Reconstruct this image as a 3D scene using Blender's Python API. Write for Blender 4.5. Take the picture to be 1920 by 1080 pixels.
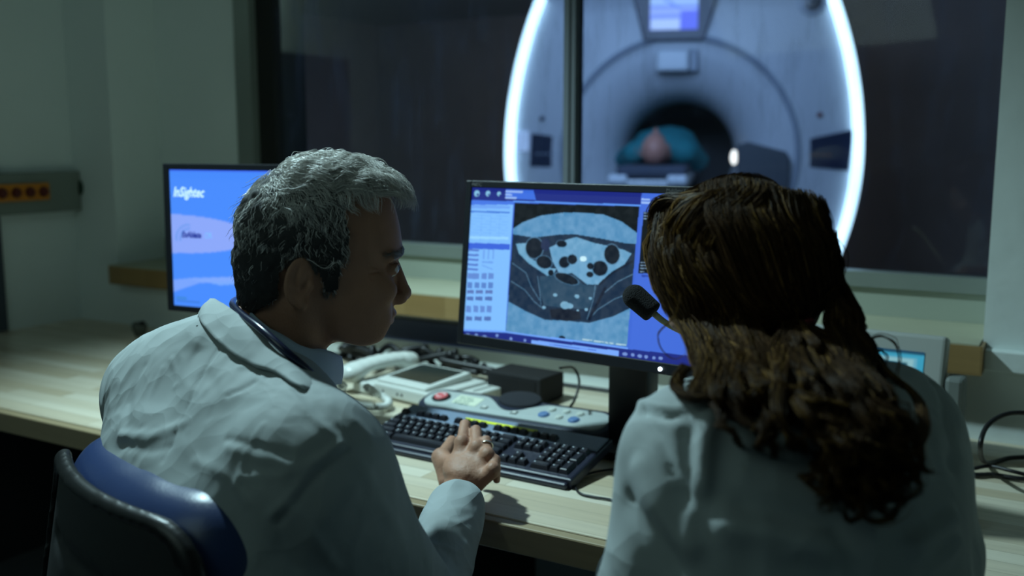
import bpy, bmesh, math, random
import numpy as np
from mathutils import Vector, Matrix, Euler

for o in list(bpy.data.objects):
    bpy.data.objects.remove(o)
SC = bpy.context.scene
COL = SC.collection
rng = np.random.default_rng(7)
random.seed(7)

# ------------------------------------------------------------------ camera
EYE = np.array([0.0, 0.0, 1.36])
FPX = 1867.0
PIT = math.atan(270 / FPX)
YAW = math.atan(math.hypot(FPX, 270) / 3220)
cam = bpy.data.cameras.new('camera')
cam.sensor_width = 36.0
cam.lens = FPX / 1920 * 36
cam.clip_start = 0.05
cam.dof.use_dof = True
cam.dof.focus_distance = 1.42
cam.dof.aperture_fstop = 2.8
cam.dof.aperture_blades = 0
camo = bpy.data.objects.new('camera', cam)
COL.objects.link(camo)
camo.location = EYE
camo.rotation_euler = (math.pi / 2 - PIT, 0, YAW)
SC.camera = camo

# ------------------------------------------------------------------ exposure, world, lights
SC.view_settings.view_transform = 'Standard'
SC.view_settings.look = 'None'
SC.view_settings.gamma = 1
SC.view_settings.use_curve_mapping = False
SC.view_settings.exposure = 0.0
w = bpy.data.worlds.new('dim_room'); SC.world = w; w.use_nodes = True
w.node_tree.nodes['Background'].inputs[0].default_value = (0.10, 0.16, 0.2, 1)
w.node_tree.nodes['Background'].inputs[1].default_value = 0.02


def light(name, kind, loc, aim, energy, color, **kw):
    l = bpy.data.lights.new(name, kind)
    l.energy = energy; l.color = color
    for k, v in kw.items():
        setattr(l, k, v)
    o = bpy.data.objects.new(name, l); COL.objects.link(o)
    o.location = loc
    d = Vector(aim) - Vector(loc)
    o.rotation_euler = d.to_track_quat('-Z', 'Y').to_euler()
    return o


light('ceiling_spot_light', 'SPOT', (-1.86, 1.30, 2.54), (-1.18, 1.52, 0.75), 215, (0.62, 0.93, 1.0),
      spot_size=math.radians(96), spot_blend=1.0, shadow_soft_size=0.05)
light('far_room_wash', 'AREA', (-1.9, 4.1, 2.66), (-2.6, 6.0, 1.2), 70, (0.36, 0.60, 1.0), size=1.6)
light('far_room_fill', 'AREA', (-3.6, 7.6, 2.66), (-3.6, 8.6, 0.0), 18, (0.75, 0.85, 1.0), size=2.0)  # unseen area light added to brighten the far room's walls
light('control_room_wash', 'AREA', (-1.5, -0.5, 2.5), (-2.6, 1.8, 1.2), 5.6, (0.62, 0.92, 0.85), size=1.4)

# ------------------------------------------------------------------ pixel helpers (a pixel + distance -> a point of the place)
_f = np.array([-math.sin(YAW) * math.cos(PIT), math.cos(YAW) * math.cos(PIT), -math.sin(PIT)])
_r = np.array([math.cos(YAW), math.sin(YAW), 0.0])
_u = np.cross(_r, _f)
FH = np.array([-math.sin(YAW), math.cos(YAW), 0.0])   # horizontal view direction
RH = _r.copy()
def ray(x, y): return _f + _r * (x - 960) / FPX - _u * (y - 540) / FPX
def at(x, y, d): return EYE + ray(x, y) * d * 0.9125
def onz(x, y, z):
    r = ray(x, y); return EYE + r * ((z - EYE[2]) / r[2])
def ony(x, y, Y):
    r = ray(x, y); return EYE + r * (Y / r[1])

# ------------------------------------------------------------------ materials
def nd(nt, t, **kw):
    n = nt.nodes.new(t)
    for k, v in kw.items():
        setattr(n, k, v)
    return n

def mat(name, col, rough=0.6, metal=0.0, var=0.0, vscale=8.0, bump=0.0, bscale=60.0, emit=None, estr=1.0, spec=0.5, coat=0.0, sheen=0.0, trans=0.0, attr=None):
    m = bpy.data.materials.new(name); m.use_nodes = True
    nt = m.node_tree; b = nt.nodes['Principled BSDF']
    b.inputs['Base Color'].default_value = (*col, 1)
    b.inputs['Roughness'].default_value = rough
    b.inputs['Metallic'].default_value = metal
    b.inputs['Specular IOR Level'].default_value = spec
    b.inputs['Coat Weight'].default_value = coat
    b.inputs['Sheen Weight'].default_value = sheen
    b.inputs['Transmission Weight'].default_value = trans
    tc = nd(nt, 'ShaderNodeTexCoord')
    if var > 0:
        no = nd(nt, 'ShaderNodeTexNoise'); no.inputs['Scale'].default_value = vscale; no.inputs['Detail'].default_value = 5
        nt.links.new(tc.outputs['Object'], no.inputs['Vector'])
        mx = nd(nt, 'ShaderNodeMix', data_type='RGBA')
        mx.inputs[6].default_value = (*[c * (1 - var) for c in col], 1)
        mx.inputs[7].default_value = (*[min(1, c * (1 + var)) for c in col], 1)
        nt.links.new(no.outputs['Fac'], mx.inputs[0]); nt.links.new(mx.outputs[2], b.inputs['Base Color'])
    if attr:
        a = nd(nt, 'ShaderNodeAttribute'); a.attribute_name = attr
        nt.links.new(a.outputs['Color'], b.inputs['Base Color'])
    if bump > 0:
        no = nd(nt, 'ShaderNodeTexNoise'); no.inputs['Scale'].default_value = bscale; no.inputs['Detail'].default_value = 6
        nt.links.new(tc.outputs['Object'], no.inputs['Vector'])
        bp = nd(nt, 'ShaderNodeBump'); bp.inputs['Strength'].default_value = bump; bp.inputs['Distance'].default_value = 0.01
        nt.links.new(no.outputs['Fac'], bp.inputs['Height']); nt.links.new(bp.outputs[0], b.inputs['Normal'])
    if emit is not None:
        b.inputs['Emission Color'].default_value = (*emit, 1)
        b.inputs['Emission Strength'].default_value = estr
    return m

def screen_mat(name, strength):
    m = bpy.data.materials.new(name); m.use_nodes = True
    nt = m.node_tree; b = nt.nodes['Principled BSDF']
    b.inputs['Base Color'].default_value = (0.01, 0.01, 0.012, 1); b.inputs['Roughness'].default_value = 0.35
    a = nd(nt, 'ShaderNodeAttribute'); a.attribute_name = 'picture'
    nt.links.new(a.outputs['Color'], b.inputs['Emission Color'])
    b.inputs['Emission Strength'].default_value = strength
    return m

def wood_mat(name, light_c, dark_c, sx, sy, rough=0.35, coat=0.2, swap=False):
    """edge-glued staves: brick layout in the object's own metres, grain stretched along the stave"""
    m = bpy.data.materials.new(name); m.use_nodes = True
    nt = m.node_tree; b = nt.nodes['Principled BSDF']
    b.inputs['Roughness'].default_value = rough; b.inputs['Coat Weight'].default_value = coat
    tc = nd(nt, 'ShaderNodeTexCoord')
    mp = nd(nt, 'ShaderNodeMapping')
    if swap: mp.inputs['Rotation'].default_value = (math.pi / 2, 0, 0)
    nt.links.new(tc.outputs['Object'], mp.inputs['Vector'])
    br = nd(nt, 'ShaderNodeTexBrick'); br.offset = 0.37; br.inputs['Scale'].default_value = 1
    br.inputs['Brick Width'].default_value = sx; br.inputs['Row Height'].default_value = sy
    br.inputs['Mortar Size'].default_value = 0.0006; br.inputs['Bias'].default_value = 0.0
    br.inputs['Color1'].default_value = (*light_c, 1); br.inputs['Color2'].default_value = (*dark_c, 1)
    br.inputs['Mortar'].default_value = (*[c * 0.7 for c in dark_c], 1)
    nt.links.new(mp.outputs[0], br.inputs['Vector'])
    mp2 = nd(nt, 'ShaderNodeMapping'); mp2.inputs['Scale'].default_value = (2.5, 60, 60)
    nt.links.new(tc.outputs['Object'], mp2.inputs['Vector'])
    no = nd(nt, 'ShaderNodeTexNoise'); no.inputs['Scale'].default_value = 1.5; no.inputs['Detail'].default_value = 6
    nt.links.new(mp2.outputs[0], no.inputs['Vector'])
    mx = nd(nt, 'ShaderNodeMix', data_type='RGBA', blend_type='MULTIPLY'); mx.inputs[0].default_value = 0.35
    nt.links.new(br.outputs['Color'], mx.inputs[6]); nt.links.new(no.outputs['Fac'], mx.inputs[7])
    gm = nd(nt, 'ShaderNodeGamma'); gm.inputs[1].default_value = 0.85
    nt.links.new(mx.outputs[2], gm.inputs[0]); nt.links.new(gm.outputs[0], b.inputs['Base Color'])
    return m

M = {}
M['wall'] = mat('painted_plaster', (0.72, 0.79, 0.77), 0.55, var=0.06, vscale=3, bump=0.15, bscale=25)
M['frame_metal'] = mat('painted_window_frame', (0.30, 0.34, 0.31), 0.35, metal=0.4, var=0.1)
M['reveal'] = mat('dark_gasket', (0.008, 0.009, 0.008), 0.7)
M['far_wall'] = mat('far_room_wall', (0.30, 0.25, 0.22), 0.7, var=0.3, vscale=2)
M['floor'] = mat('grey_vinyl_floor', (0.10, 0.11, 0.12), 0.5, var=0.15)
M['ceiling'] = mat('ceiling_board', (0.4, 0.42, 0.42), 0.9, var=0.05)
M['desk'] = wood_mat('pale_stave_worktop', (0.84, 0.76, 0.58), (0.58, 0.47, 0.30), 0.42, 0.042, rough=0.32)
M['desk_edge'] = wood_mat('worktop_edge', (0.36, 0.27, 0.14), (0.26, 0.19, 0.10), 0.9, 0.2, rough=0.45)
M['ledge'] = wood_mat('brown_ledge_wood', (0.34, 0.20, 0.065), (0.25, 0.14, 0.04), 0.13, 0.3, rough=0.5, swap=True)
M['ledge_top'] = mat('pale_ledge_top', (0.42, 0.42, 0.30), 0.5, var=0.1)
M['black'] = mat('black_plastic', (0.008, 0.009, 0.012), 0.38, bump=0.05, bscale=300)
M['black_soft'] = mat('black_foam', (0.004, 0.004, 0.005), 0.95, bump=0.8, bscale=500)
M['white_plastic'] = mat('white_plastic', (0.62, 0.64, 0.60), 0.35, var=0.04)
M['grey_plastic'] = mat('pale_grey_plastic', (0.34, 0.36, 0.34), 0.45, var=0.05)
M['dark_glass'] = mat('dark_display_glass', (0.02, 0.03, 0.03), 0.12, var=0.2)
M['steel'] = mat('brushed_steel', (0.6, 0.6, 0.58), 0.25, metal=1.0)
M['cable'] = mat('black_cable', (0.006, 0.006, 0.007), 0.45)


# ------------------------------------------------------------------ object helpers
def props(o, label=None, cat=None, group=None, kind=None):
    if label: o['label'] = label
    if cat: o['category'] = cat
    if group: o['group'] = group
    if kind: o['kind'] = kind
    return o

def thing(name, label, cat, loc=(0, 0, 0), rot=(0, 0, 0), group=None):
    o = bpy.data.objects.new(name, None); COL.objects.link(o)
    o.empty_display_size = 0.05
    o.location = loc; o.rotation_euler = rot
    return props(o, label, cat, group)

def link(name, me, m, parent=None, smooth=True):
    o = bpy.data.objects.new(name, me); COL.objects.link(o)
    if m is not None:
        for mm in (m if isinstance(m, (list, tuple)) else [m]):
            me.materials.append(mm)
    if smooth is True:
        me.polygons.foreach_set('use_smooth', [True] * len(me.polygons))
    if parent is not None: o.parent = parent
    return o

def meshdata(name, V, F):
    me = bpy.data.meshes.new(name)
    V = np.asarray(V, dtype=np.float32); F = np.asarray(F, dtype=np.int32)
    k = F.shape[1]
    me.vertices.add(len(V)); me.vertices.foreach_set('co', V.ravel())
    me.loops.add(F.size); me.loops.foreach_set('vertex_index', F.ravel())
    me.polygons.add(len(F)); me.polygons.foreach_set('loop_start', np.arange(0, F.size, k, dtype=np.int32))
    me.update(calc_edges=True); me.validate()
    return me

def vcol(me, name, C):
    a = me.color_attributes.new(name, 'FLOAT_COLOR', 'POINT')
    C = np.asarray(C, dtype=np.float32)
    if C.shape[1] == 3: C = np.hstack([C, np.ones((len(C), 1), np.float32)])
    a.data.foreach_set('color', C.ravel())

def bobj(name, bm, m, parent=None, smooth=False, angle=0.6):
    me = bpy.data.meshes.new(name)
    bmesh.ops.recalc_face_normals(bm, faces=bm.faces[:])
    if smooth:
        for f in bm.faces: f.smooth = True
        for e in bm.edges:
            if len(e.link_faces) == 2 and e.calc_face_angle(0) > angle: e.smooth = False
    bm.to_mesh(me); bm.free()
    return link(name, me, m, parent, smooth=False)

def box(bm, c, s, rot=None, bev=0.0, seg=2):
    """box centred at c with size s"""
    mt = Matrix.Translation(Vector(c))
    if rot is not None: mt = mt @ (rot if isinstance(rot, Matrix) else Euler(rot).to_matrix().to_4x4())
    mt = mt @ Matrix.Diagonal((*s, 1))
    g = bmesh.ops.create_cube(bm, size=1, matrix=mt)
    if bev > 0:
        es = list({e for v in g['verts'] for e in v.link_edges})
        bmesh.ops.bevel(bm, geom=es, offset=bev, segments=seg, profile=0.5, affect='EDGES')

def cyl(bm, a, b, r, r2=None, n=24, cap=True, bev=0.0):
    a = Vector(a); b = Vector(b); d = b - a
    mt = Matrix.Translation((a + b) / 2) @ d.to_track_quat('Z', 'Y').to_matrix().to_4x4()
    g = bmesh.ops.create_cone(bm, cap_ends=cap, segments=n, radius1=r, radius2=r if r2 is None else r2, depth=d.length, matrix=mt)
    if bev > 0:
        es = [e for e in {e for v in g['verts'] for e in v.link_edges} if any(len(f.verts) > 4 for f in e.link_faces)]
        bmesh.ops.bevel(bm, geom=es, offset=bev, segments=2, profile=0.5, affect='EDGES')

def ball(bm, c, r, s=(1, 1, 1), rot=None, u=20, v=12):
    mt = Matrix.Translation(Vector(c))
    if rot is not None: mt = mt @ Euler(rot).to_matrix().to_4x4()
    mt = mt @ Matrix.Diagonal((*[r * k for k in s], 1))
    bmesh.ops.create_uvsphere(bm, u_segments=u, v_segments=v, radius=1, matrix=mt)

def spline(P, n):
    """Catmull-Rom through P, n samples"""
    P = np.asarray(P, float)
    Q = np.vstack([2 * P[0] - P[1], P, 2 * P[-1] - P[-2]])
    m = len(P) - 1
    t = np.linspace(0, m, n); i = np.minimum(t.astype(int), m - 1); f = (t - i)[:, None]
    a, b, c, d = Q[i], Q[i + 1], Q[i + 2], Q[i + 3]
    return 0.5 * ((2 * b) + (-a + c) * f + (2 * a - 5 * b + 4 * c - d) * f ** 2 + (-a + 3 * b - 3 * c + d) * f ** 3)

def tubes(P, R, k=3, closed_ends=True, flat=1.0):
    """P [N,S,3] centre lines, R [N,S] radii -> verts, quads"""
    P = np.asarray(P, float); N, S, _ = P.shape
    T = np.gradient(P, axis=1); T /= np.linalg.norm(T, axis=2, keepdims=True) + 1e-9
    ref = np.where(np.abs(T[:, :1, 2:3]) > 0.9, np.array([[[1.0, 0, 0]]]), np.array([[[0, 0, 1.0]]]))
    A = np.empty_like(P); A[:, 0] = np.cross(T[:, 0], np.broadcast_to(ref, (N, 1, 3))[:, 0])
    A[:, 0] /= np.linalg.norm(A[:, 0], axis=1, keepdims=True) + 1e-9
    for s in range(1, S):
        v = A[:, s - 1] - (A[:, s - 1] * T[:, s]).sum(1, keepdims=True) * T[:, s]
        A[:, s] = v / (np.linalg.norm(v, axis=1, keepdims=True) + 1e-9)
    B = np.cross(T, A)
    ang = np.arange(k) * 2 * math.pi / k
    R = np.asarray(R, float)[:, :, None, None]
    V = P[:, :, None] + R * (np.cos(ang)[None, None, :, None] * A[:, :, None] + flat * np.sin(ang)[None, None, :, None] * B[:, :, None])
    idx = np.arange(N * S * k).reshape(N, S, k)
    a = idx[:, :-1]; b = idx[:, 1:]
    F = np.stack([a, np.roll(a, -1, 2), np.roll(b, -1, 2), b], -1).reshape(-1, 4)
    return V.reshape(-1, 3), F

def tube_obj(name, pts, r, m, parent=None, n=40, k=10, base=None):
    P = spline(pts, n)
    if base is not None: P = P - np.asarray(base)
    rr = np.interp(np.linspace(0, 1, n), np.linspace(0, 1, len(r)), r) if hasattr(r, '__len__') else np.full(n, r)
    V, F = tubes(P[None], rr[None], k)
    V = np.vstack([V, P[:1], P[-1:]]); c0, c1 = len(V) - 2, len(V) - 1
    caps = []
    for i in range(k):
        caps.append([c0, (i + 1) % k, i, i]); caps.append([c1, (n - 1) * k + i, (n - 1) * k + (i + 1) % k, (n - 1) * k + (i + 1) % k])
    me = bpy.data.meshes.new(name)
    me.from_pydata([tuple(v) for v in V], [], [tuple(f) for f in F] + [tuple(c[:3]) for c in caps]); me.update()
    return link(name, me, m, parent)

def prism(bm, pts, z0, z1, bev=0.0, mtx=None, seg=2):
    """polygon in xy extruded z0..z1"""
    vs = [bm.verts.new((p[0], p[1], z0)) for p in pts]
    f = bm.faces.new(vs)
    g = bmesh.ops.extrude_face_region(bm, geom=[f])
    nv = [e for e in g['geom'] if isinstance(e, bmesh.types.BMVert)]
    for v in nv: v.co.z = z1
    if bev > 0:
        es = [e for e in {e for v in nv for e in v.link_edges} if all(x in nv for x in e.verts)]
        r = bmesh.ops.bevel(bm, geom=es, offset=bev, segments=seg, profile=0.5, affect='EDGES')
        allv = list({v for v in bm.verts})
    return vs

def text(s, size, m, name, parent, mtx, extrude=0.0002, align='LEFT', shear=0.0, bold=0.0, sx=1.0):
    c = bpy.data.curves.new(name, 'FONT'); c.body = s; c.size = size; c.extrude = extrude; c.align_x = align; c.shear = shear
    c.resolution_u = 2; c.offset = bold
    o = bpy.data.objects.new(name, c); COL.objects.link(o)
    bpy.context.view_layer.update()
    me = bpy.data.meshes.new_from_object(o.evaluated_get(bpy.context.evaluated_depsgraph_get()))
    bpy.data.objects.remove(o)
    me.name = name
    me.transform(Matrix.Diagonal((sx, 1, 1, 1)))
    me.transform(mtx)
    me.materials.clear()
    return link(name, me, m, parent, smooth=False)

# ------------------------------------------------------------------ value noise + implicit surfaces
_perm = rng.random((64, 64, 64)).astype(np.float32)
def vnoise(p):
    p = np.asarray(p, np.float32); i = np.floor(p).astype(int); f = p - i; f = f * f * (3 - 2 * f)
    i0 = i & 63; i1 = (i + 1) & 63
    x0, y0, z0 = i0[..., 0], i0[..., 1], i0[..., 2]; x1, y1, z1 = i1[..., 0], i1[..., 1], i1[..., 2]
    fx, fy, fz = f[..., 0], f[..., 1], f[..., 2]
    L = lambda a, b, t: a + (b - a) * t
    return L(L(L(_perm[x0, y0, z0], _perm[x1, y0, z0], fx), L(_perm[x0, y1, z0], _perm[x1, y1, z0], fx), fy),
             L(L(_perm[x0, y0, z1], _perm[x1, y0, z1], fx), L(_perm[x0, y1, z1], _perm[x1, y1, z1], fx), fy), fz) * 2 - 1
def fbm(p, o=3):
    s = 0; a = 1.0; p = np.asarray(p)
    for k in range(o):
        s = s + a * vnoise(p * 2 ** k + 17.3 * k); a *= 0.5
    return s

class Field:
    def __init__(self, lo, hi, h):
        self.lo = np.asarray(lo, float); self.h = h
        n = np.ceil((np.asarray(hi) - self.lo) / h).astype(int) + 1
        ax = [self.lo[i] + h * np.arange(n[i]) for i in range(3)]
        g = np.meshgrid(*ax, indexing='ij')
        self.p = np.stack(g, -1).astype(np.float32)
        self.d = np.full(self.p.shape[:3], 1.0, np.float32)
    def add(self, d, k=0.0):
        self.d = smin(self.d, d, k)
    def cut(self, d, k=0.0):
        self.d = -smin(-self.d, d, k)
    def mesh(self):
        return surface_nets(self.d, self.lo, self.h)

def smin(a, b, k):
    if k <= 0: return np.minimum(a, b)
    h = np.clip(0.5 + 0.5 * (b - a) / k, 0, 1)
    return b * (1 - h) + a * h - k * h * (1 - h)

def s_cap(p, a, b, r1, r2=None):
    if r2 is None: r2 = r1
    a = np.asarray(a, np.float32); b = np.asarray(b, np.float32); ba = b - a
    t = np.clip(((p - a) @ ba) / (ba @ ba + 1e-12), 0, 1)
    q = p - a - t[..., None] * ba
    return np.sqrt((q * q).sum(-1)) - (r1 + (r2 - r1) * t)

def s_ell(p, c, r, R=None):
    q = p - np.asarray(c, np.float32)
    if R is not None: q = q @ np.asarray(R, np.float32)     # columns of R = axes
    r = np.asarray(r, np.float32)
    k0 = np.sqrt(((q / r) ** 2).sum(-1)) + 1e-9; k1 = np.sqrt(((q / (r * r)) ** 2).sum(-1)) + 1e-9
    return k0 * (k0 - 1) / k1

def s_ecap(p, a, b, ra, rb, side, sq=1.0):
    """capsule whose section is scaled: wide along 'side' by factor sq"""
    side = np.asarray(side, float); side = side / np.linalg.norm(side)
    a = np.asarray(a, float); b = np.asarray(b, float)
    sh = lambda q: q - (q @ side.astype(q.dtype))[..., None] * (side * (1 - 1 / sq)).astype(q.dtype)
    return s_cap(sh(p), sh(a), sh(b), ra, rb)

def surface_nets(d, lo, h):
    s = d < 0
    c = np.zeros(tuple(np.array(d.shape) - 1), np.int8)
    for i in (0, 1):
        for j in (0, 1):
            for k in (0, 1):
                c += s[i:s.shape[0] - 1 + i, j:s.shape[1] - 1 + j, k:s.shape[2] - 1 + k]
    act = (c > 0) & (c < 8)
    idx = -np.ones(act.shape, np.int64); cells = np.argwhere(act); idx[act] = np.arange(len(cells))
    pos = np.zeros((len(cells), 3)); cnt = np.zeros(len(cells))
    cor = [(i, j, k) for i in (0, 1) for j in (0, 1) for k in (0, 1)]
    cv = {o: d[cells[:, 0] + o[0], cells[:, 1] + o[1], cells[:, 2] + o[2]] for o in cor}
    for o in cor:
        for ax in range(3):
            if o[ax] == 0:
                o2 = list(o); o2[ax] = 1; o2 = tuple(o2)
                a, b = cv[o], cv[o2]; m = (a < 0) != (b < 0)
                t = np.where(m, a / (a - b + 1e-20), 0)
                q = np.array(o, float)[None] + t[:, None] * (np.array(o2) - np.array(o))[None]
                pos[m] += q[m]; cnt[m] += 1
    V = np.asarray(lo) + (cells + pos / cnt[:, None]) * h
    F = []
    for ax in range(3):
        o1, o2 = [(1, 2), (2, 0), (0, 1)][ax]
        sl0 = [slice(None)] * 3; sl1 = [slice(None)] * 3
        sl0[ax] = slice(0, -1); sl1[ax] = slice(1, None)
        a = s[tuple(sl0)]; b = s[tuple(sl1)]
        e = np.argwhere(a != b)
        e = e[(e[:, o1] > 0) & (e[:, o2] > 0) & (e[:, o1] < d.shape[o1] - 1) & (e[:, o2] < d.shape[o2] - 1)]
        fl = a[e[:, 0], e[:, 1], e[:, 2]]
        def at_(da, db):
            q = e.copy(); q[:, o1] += da; q[:, o2] += db
            return idx[q[:, 0], q[:, 1], q[:, 2]]
        quad = np.stack([at_(-1, -1), at_(0, -1), at_(0, 0), at_(-1, 0)], 1)
        quad[~fl] = quad[~fl][:, ::-1]
        F.append(quad)
    F = np.vstack(F)
    F = F[(F >= 0).all(1)]
    return V, F

def vnormals(V, F):
    n = np.cross(V[F[:, 2]] - V[F[:, 0]], V[F[:, 3 if F.shape[1] > 3 else 2]] - V[F[:, 1]])
    N = np.zeros_like(V)
    for k in range(F.shape[1]):
        for c in range(3):
            N[:, c] += np.bincount(F[:, k], n[:, c], len(V))
    return N / (np.linalg.norm(N, axis=1, keepdims=True) + 1e-12)

def relax(V, F, it=1, lam=0.5):
    n = len(V)
    for _ in range(it):
        S = np.zeros_like(V); c = np.zeros(n)
        for k in range(4):
            a = F[:, k]; b = F[:, (k + 1) % 4]
            for ax in range(3):
                S[:, ax] += np.bincount(a, V[b, ax], n) + np.bincount(b, V[a, ax], n)
            c += np.bincount(a, minlength=n) + np.bincount(b, minlength=n)
        V = V + lam * (S / np.maximum(c, 1)[:, None] - V)
    return V

def polydist(P, pts):
    """distance of points P[N,3] to a polyline"""
    d = np.full(len(P), 9.0)
    for a, b in zip(pts[:-1], pts[1:]):
        d = np.minimum(d, s_cap(P, a, b, 0.0))
    return d

# ================================================================== THE SETTING
WX0, WX1, WY = -3.073, 1.3, 2.229        # left wall, right end, window wall face
NX0, NX1 = -2.859, -0.181                # window niche
NB = 2.429                               # back of the niche (window plane)
SZ = 1.063                              # glass bottom
ZT = 2.20                               # glass top
CEIL = 2.70

def sbox(name, lo, hi, m, kind='structure', bev=0.0, parent=None):
    bm = bmesh.new(); lo = np.array(lo, float); hi = np.array(hi, float)
    box(bm, (lo + hi) / 2, hi - lo, bev=bev)
    o = bobj(name, bm, m, parent)
    if parent is None: props(o, kind=kind)
    return o

sbox('floor', (-7.5, -2.2, -0.1), (2.6, 9.6, 0.0), M['floor'])
sbox('ceiling', (-7.5, -2.2, CEIL), (2.6, 9.6, CEIL + 0.1), M['ceiling'])
sbox('wall_left', (WX0 - 0.15, -2.2, 0), (WX0, WY + 0.2, CEIL), M['wall'])
sbox('wall_right', (WX1, -2.2, 0), (WX1 + 0.15, WY, CEIL), M['wall'])
sbox('wall_behind', (WX0, -2.2, 0), (WX1, -2.05, CEIL), M['wall'])
# window wall: one mesh made of the pieces around the niche
bm = bmesh.new()
def bx(lo, hi):
    lo = np.array(lo, float); hi = np.array(hi, float); box(bm, (lo + hi) / 2, hi - lo)
bx((WX0, WY, 0), (NX0, 2.63, CEIL))                    # left pier
bx((NX1, WY, 0), (WX1, 2.63, CEIL))                    # right pier
bx((NX0, WY, 0), (NX1, 2.63, 0.903))                   # below the ledge
bx((NX0, WY, 2.40), (NX1, 2.63, CEIL))                 # above
bx((NX0, NB, SZ - 0.035), (-2.461, 2.63, 2.40))        # left of the window
bx((-2.461, NB, ZT + 0.03), (NX1, 2.63, 2.40))         # over the window
o = bobj('wall_window', bm, M['wall']); props(o, kind='structure')

sbox('trim_5', (NX0 + .001, NB, 0.903), (NX1 - .001, 2.63, SZ - 0.035), mat('dimmed_wall_paint', (0.36, 0.40, 0.33), 0.55, var=.08, vscale=4))  # apron under the glass: wall paint darkened to offset the lamp's brightness
# window: frame, mullion, two panes
wi = thing('window_1', None, None); props(wi, kind='structure')
bm = bmesh.new()
bx((-2.461, NB - 0.02, SZ - 0.035), (-2.391, NB + 0.16, ZT + 0.03))
bx((-2.391, NB - 0.012, SZ - 0.035), (NX1, NB + 0.05, SZ))
bx((-2.391, NB - 0.012, ZT), (NX1, NB + 0.05, ZT + 0.03))
bobj('window_frame', bm, M['frame_metal'], wi)
bm = bmesh.new(); bx((-2.391, NB + 0.01, SZ), (-2.32, NB + 0.16, ZT)); bobj('window_reveal', bm, M['reveal'], wi)
bm = bmesh.new()
bx((-1.260, NB - 0.005, SZ), (-1.244, NB + 0.05, ZT)); bx((-1.246, NB + 0.002, SZ), (-1.229, NB + 0.05, ZT))
bobj('window_mullion', bm, mat('dark_mullion', (0.14, 0.16, 0.18), 0.45), wi)
# glass: clear, with streaks of old cleaning marks that scatter a little
g = bpy.data.materials.new('smeared_glass'); g.use_nodes = True
nt = g.node_tree; nt.nodes.clear()
out = nd(nt, 'ShaderNodeOutputMaterial'); tr = nd(nt, 'ShaderNodeBsdfTransparent'); gl = nd(nt, 'ShaderNodeBsdfGlossy'); df = nd(nt, 'ShaderNodeBsdfTranslucent')
tr.inputs[0].default_value = (0.86, 0.90, 0.95, 1); gl.inputs['Roughness'].default_value = 0.03
df.inputs[0].default_value = (0.6, 0.7, 0.9, 1)
fr = nd(nt, 'ShaderNodeFresnel'); fr.inputs[0].default_value = 1.45
m1 = nd(nt, 'ShaderNodeMixShader'); m2 = nd(nt, 'ShaderNodeMixShader')
tc = nd(nt, 'ShaderNodeTexCoord'); mp = nd(nt, 'ShaderNodeMapping'); mp.inputs['Rotation'].default_value = (0, 0.5, 0); mp.inputs['Scale'].default_value = (9, 1, 2.2)
no = nd(nt, 'ShaderNodeTexNoise'); no.inputs['Scale'].default_value = 1.6; no.inputs['Detail'].default_value = 7; no.inputs['Roughness'].default_value = 0.65
rp = nd(nt, 'ShaderNodeMapRange'); rp.inputs[1].default_value = 0.50; rp.inputs[2].default_value = 0.85; rp.inputs[3].default_value = 0.03; rp.inputs[4].default_value = 0.40
nt.links.new(tc.outputs['Object'], mp.inputs[0]); nt.links.new(mp.outputs[0], no.inputs['Vector']); nt.links.new(no.outputs['Fac'], rp.inputs[0])
nt.links.new(fr.outputs[0], m1.inputs[0]); nt.links.new(tr.outputs[0], m1.inputs[1]); nt.links.new(gl.outputs[0], m1.inputs[2])
nt.links.new(rp.outputs[0], m2.inputs[0]); nt.links.new(m1.outputs[0], m2.inputs[1]); nt.links.new(df.outputs[0], m2.inputs[2])
nt.links.new(m2.outputs[0], out.inputs[0])
for x0, x1 in ((-2.32, -1.252), (-1.238, NX1 - 0.002)):
    bm = bmesh.new()
    vs = [bm.verts.new(p) for p in ((x0, NB + 0.03, SZ - 0.005), (x1, NB + 0.03, SZ - 0.005), (x1, NB + 0.03, ZT + 0.005), (x0, NB + 0.03, ZT + 0.005))]
    bm.faces.new(vs); bobj('window_pane', bm, g, wi)

# ledge under the niche: brown front, pale top
lg = thing('trim_1', None, None); props(lg, kind='structure')
bm = bmesh.new(); bx((-2.832, 2.167, 0.897), (-0.175, WY + 0.003, 0.957)); bobj('ledge_front', bm, M['ledge'], lg)
bm = bmesh.new(); bx((-2.832, 2.169, 0.957), (-0.183, NB - .001, 0.9605)); bx((NX0 + .002, WY + 0.004, 0.9035), (-0.183, NB - .001, 0.9568)); bobj('ledge_top', bm, M['ledge_top'], lg)
# horizontal cable trunking on the right pier, and a dark upright panel on the left wall
sbox('trim_2', (-0.175, WY - 0.028, 0.902), (WX1, WY, 0.945), M['wall'], bev=0.003)
sbox('trim_3', (WX0, 1.2, 0.752), (WX0 + 0.012, 1.945, 1.75), mat('dark_blue_panel', (0.05, 0.065, 0.085), 0.6, var=0.1))
# narrow dark-blue strip standing in for the ledge's shadow on the wall
sbox('ledge_shadow_strip', (-2.07, WY - 0.02, 0.815), (-0.46, WY, 0.875), mat('ledge_shadow_blue', (0.05, 0.065, 0.12), 0.6))

# far room shell
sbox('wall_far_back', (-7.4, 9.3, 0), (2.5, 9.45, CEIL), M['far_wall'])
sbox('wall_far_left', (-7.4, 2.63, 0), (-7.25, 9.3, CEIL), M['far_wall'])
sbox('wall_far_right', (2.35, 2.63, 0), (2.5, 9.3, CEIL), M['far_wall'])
sbox('wall_far_front', (-7.4, 2.4, 0), (WX0 - 0.15, 2.63, CEIL), M['far_wall'])

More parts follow.
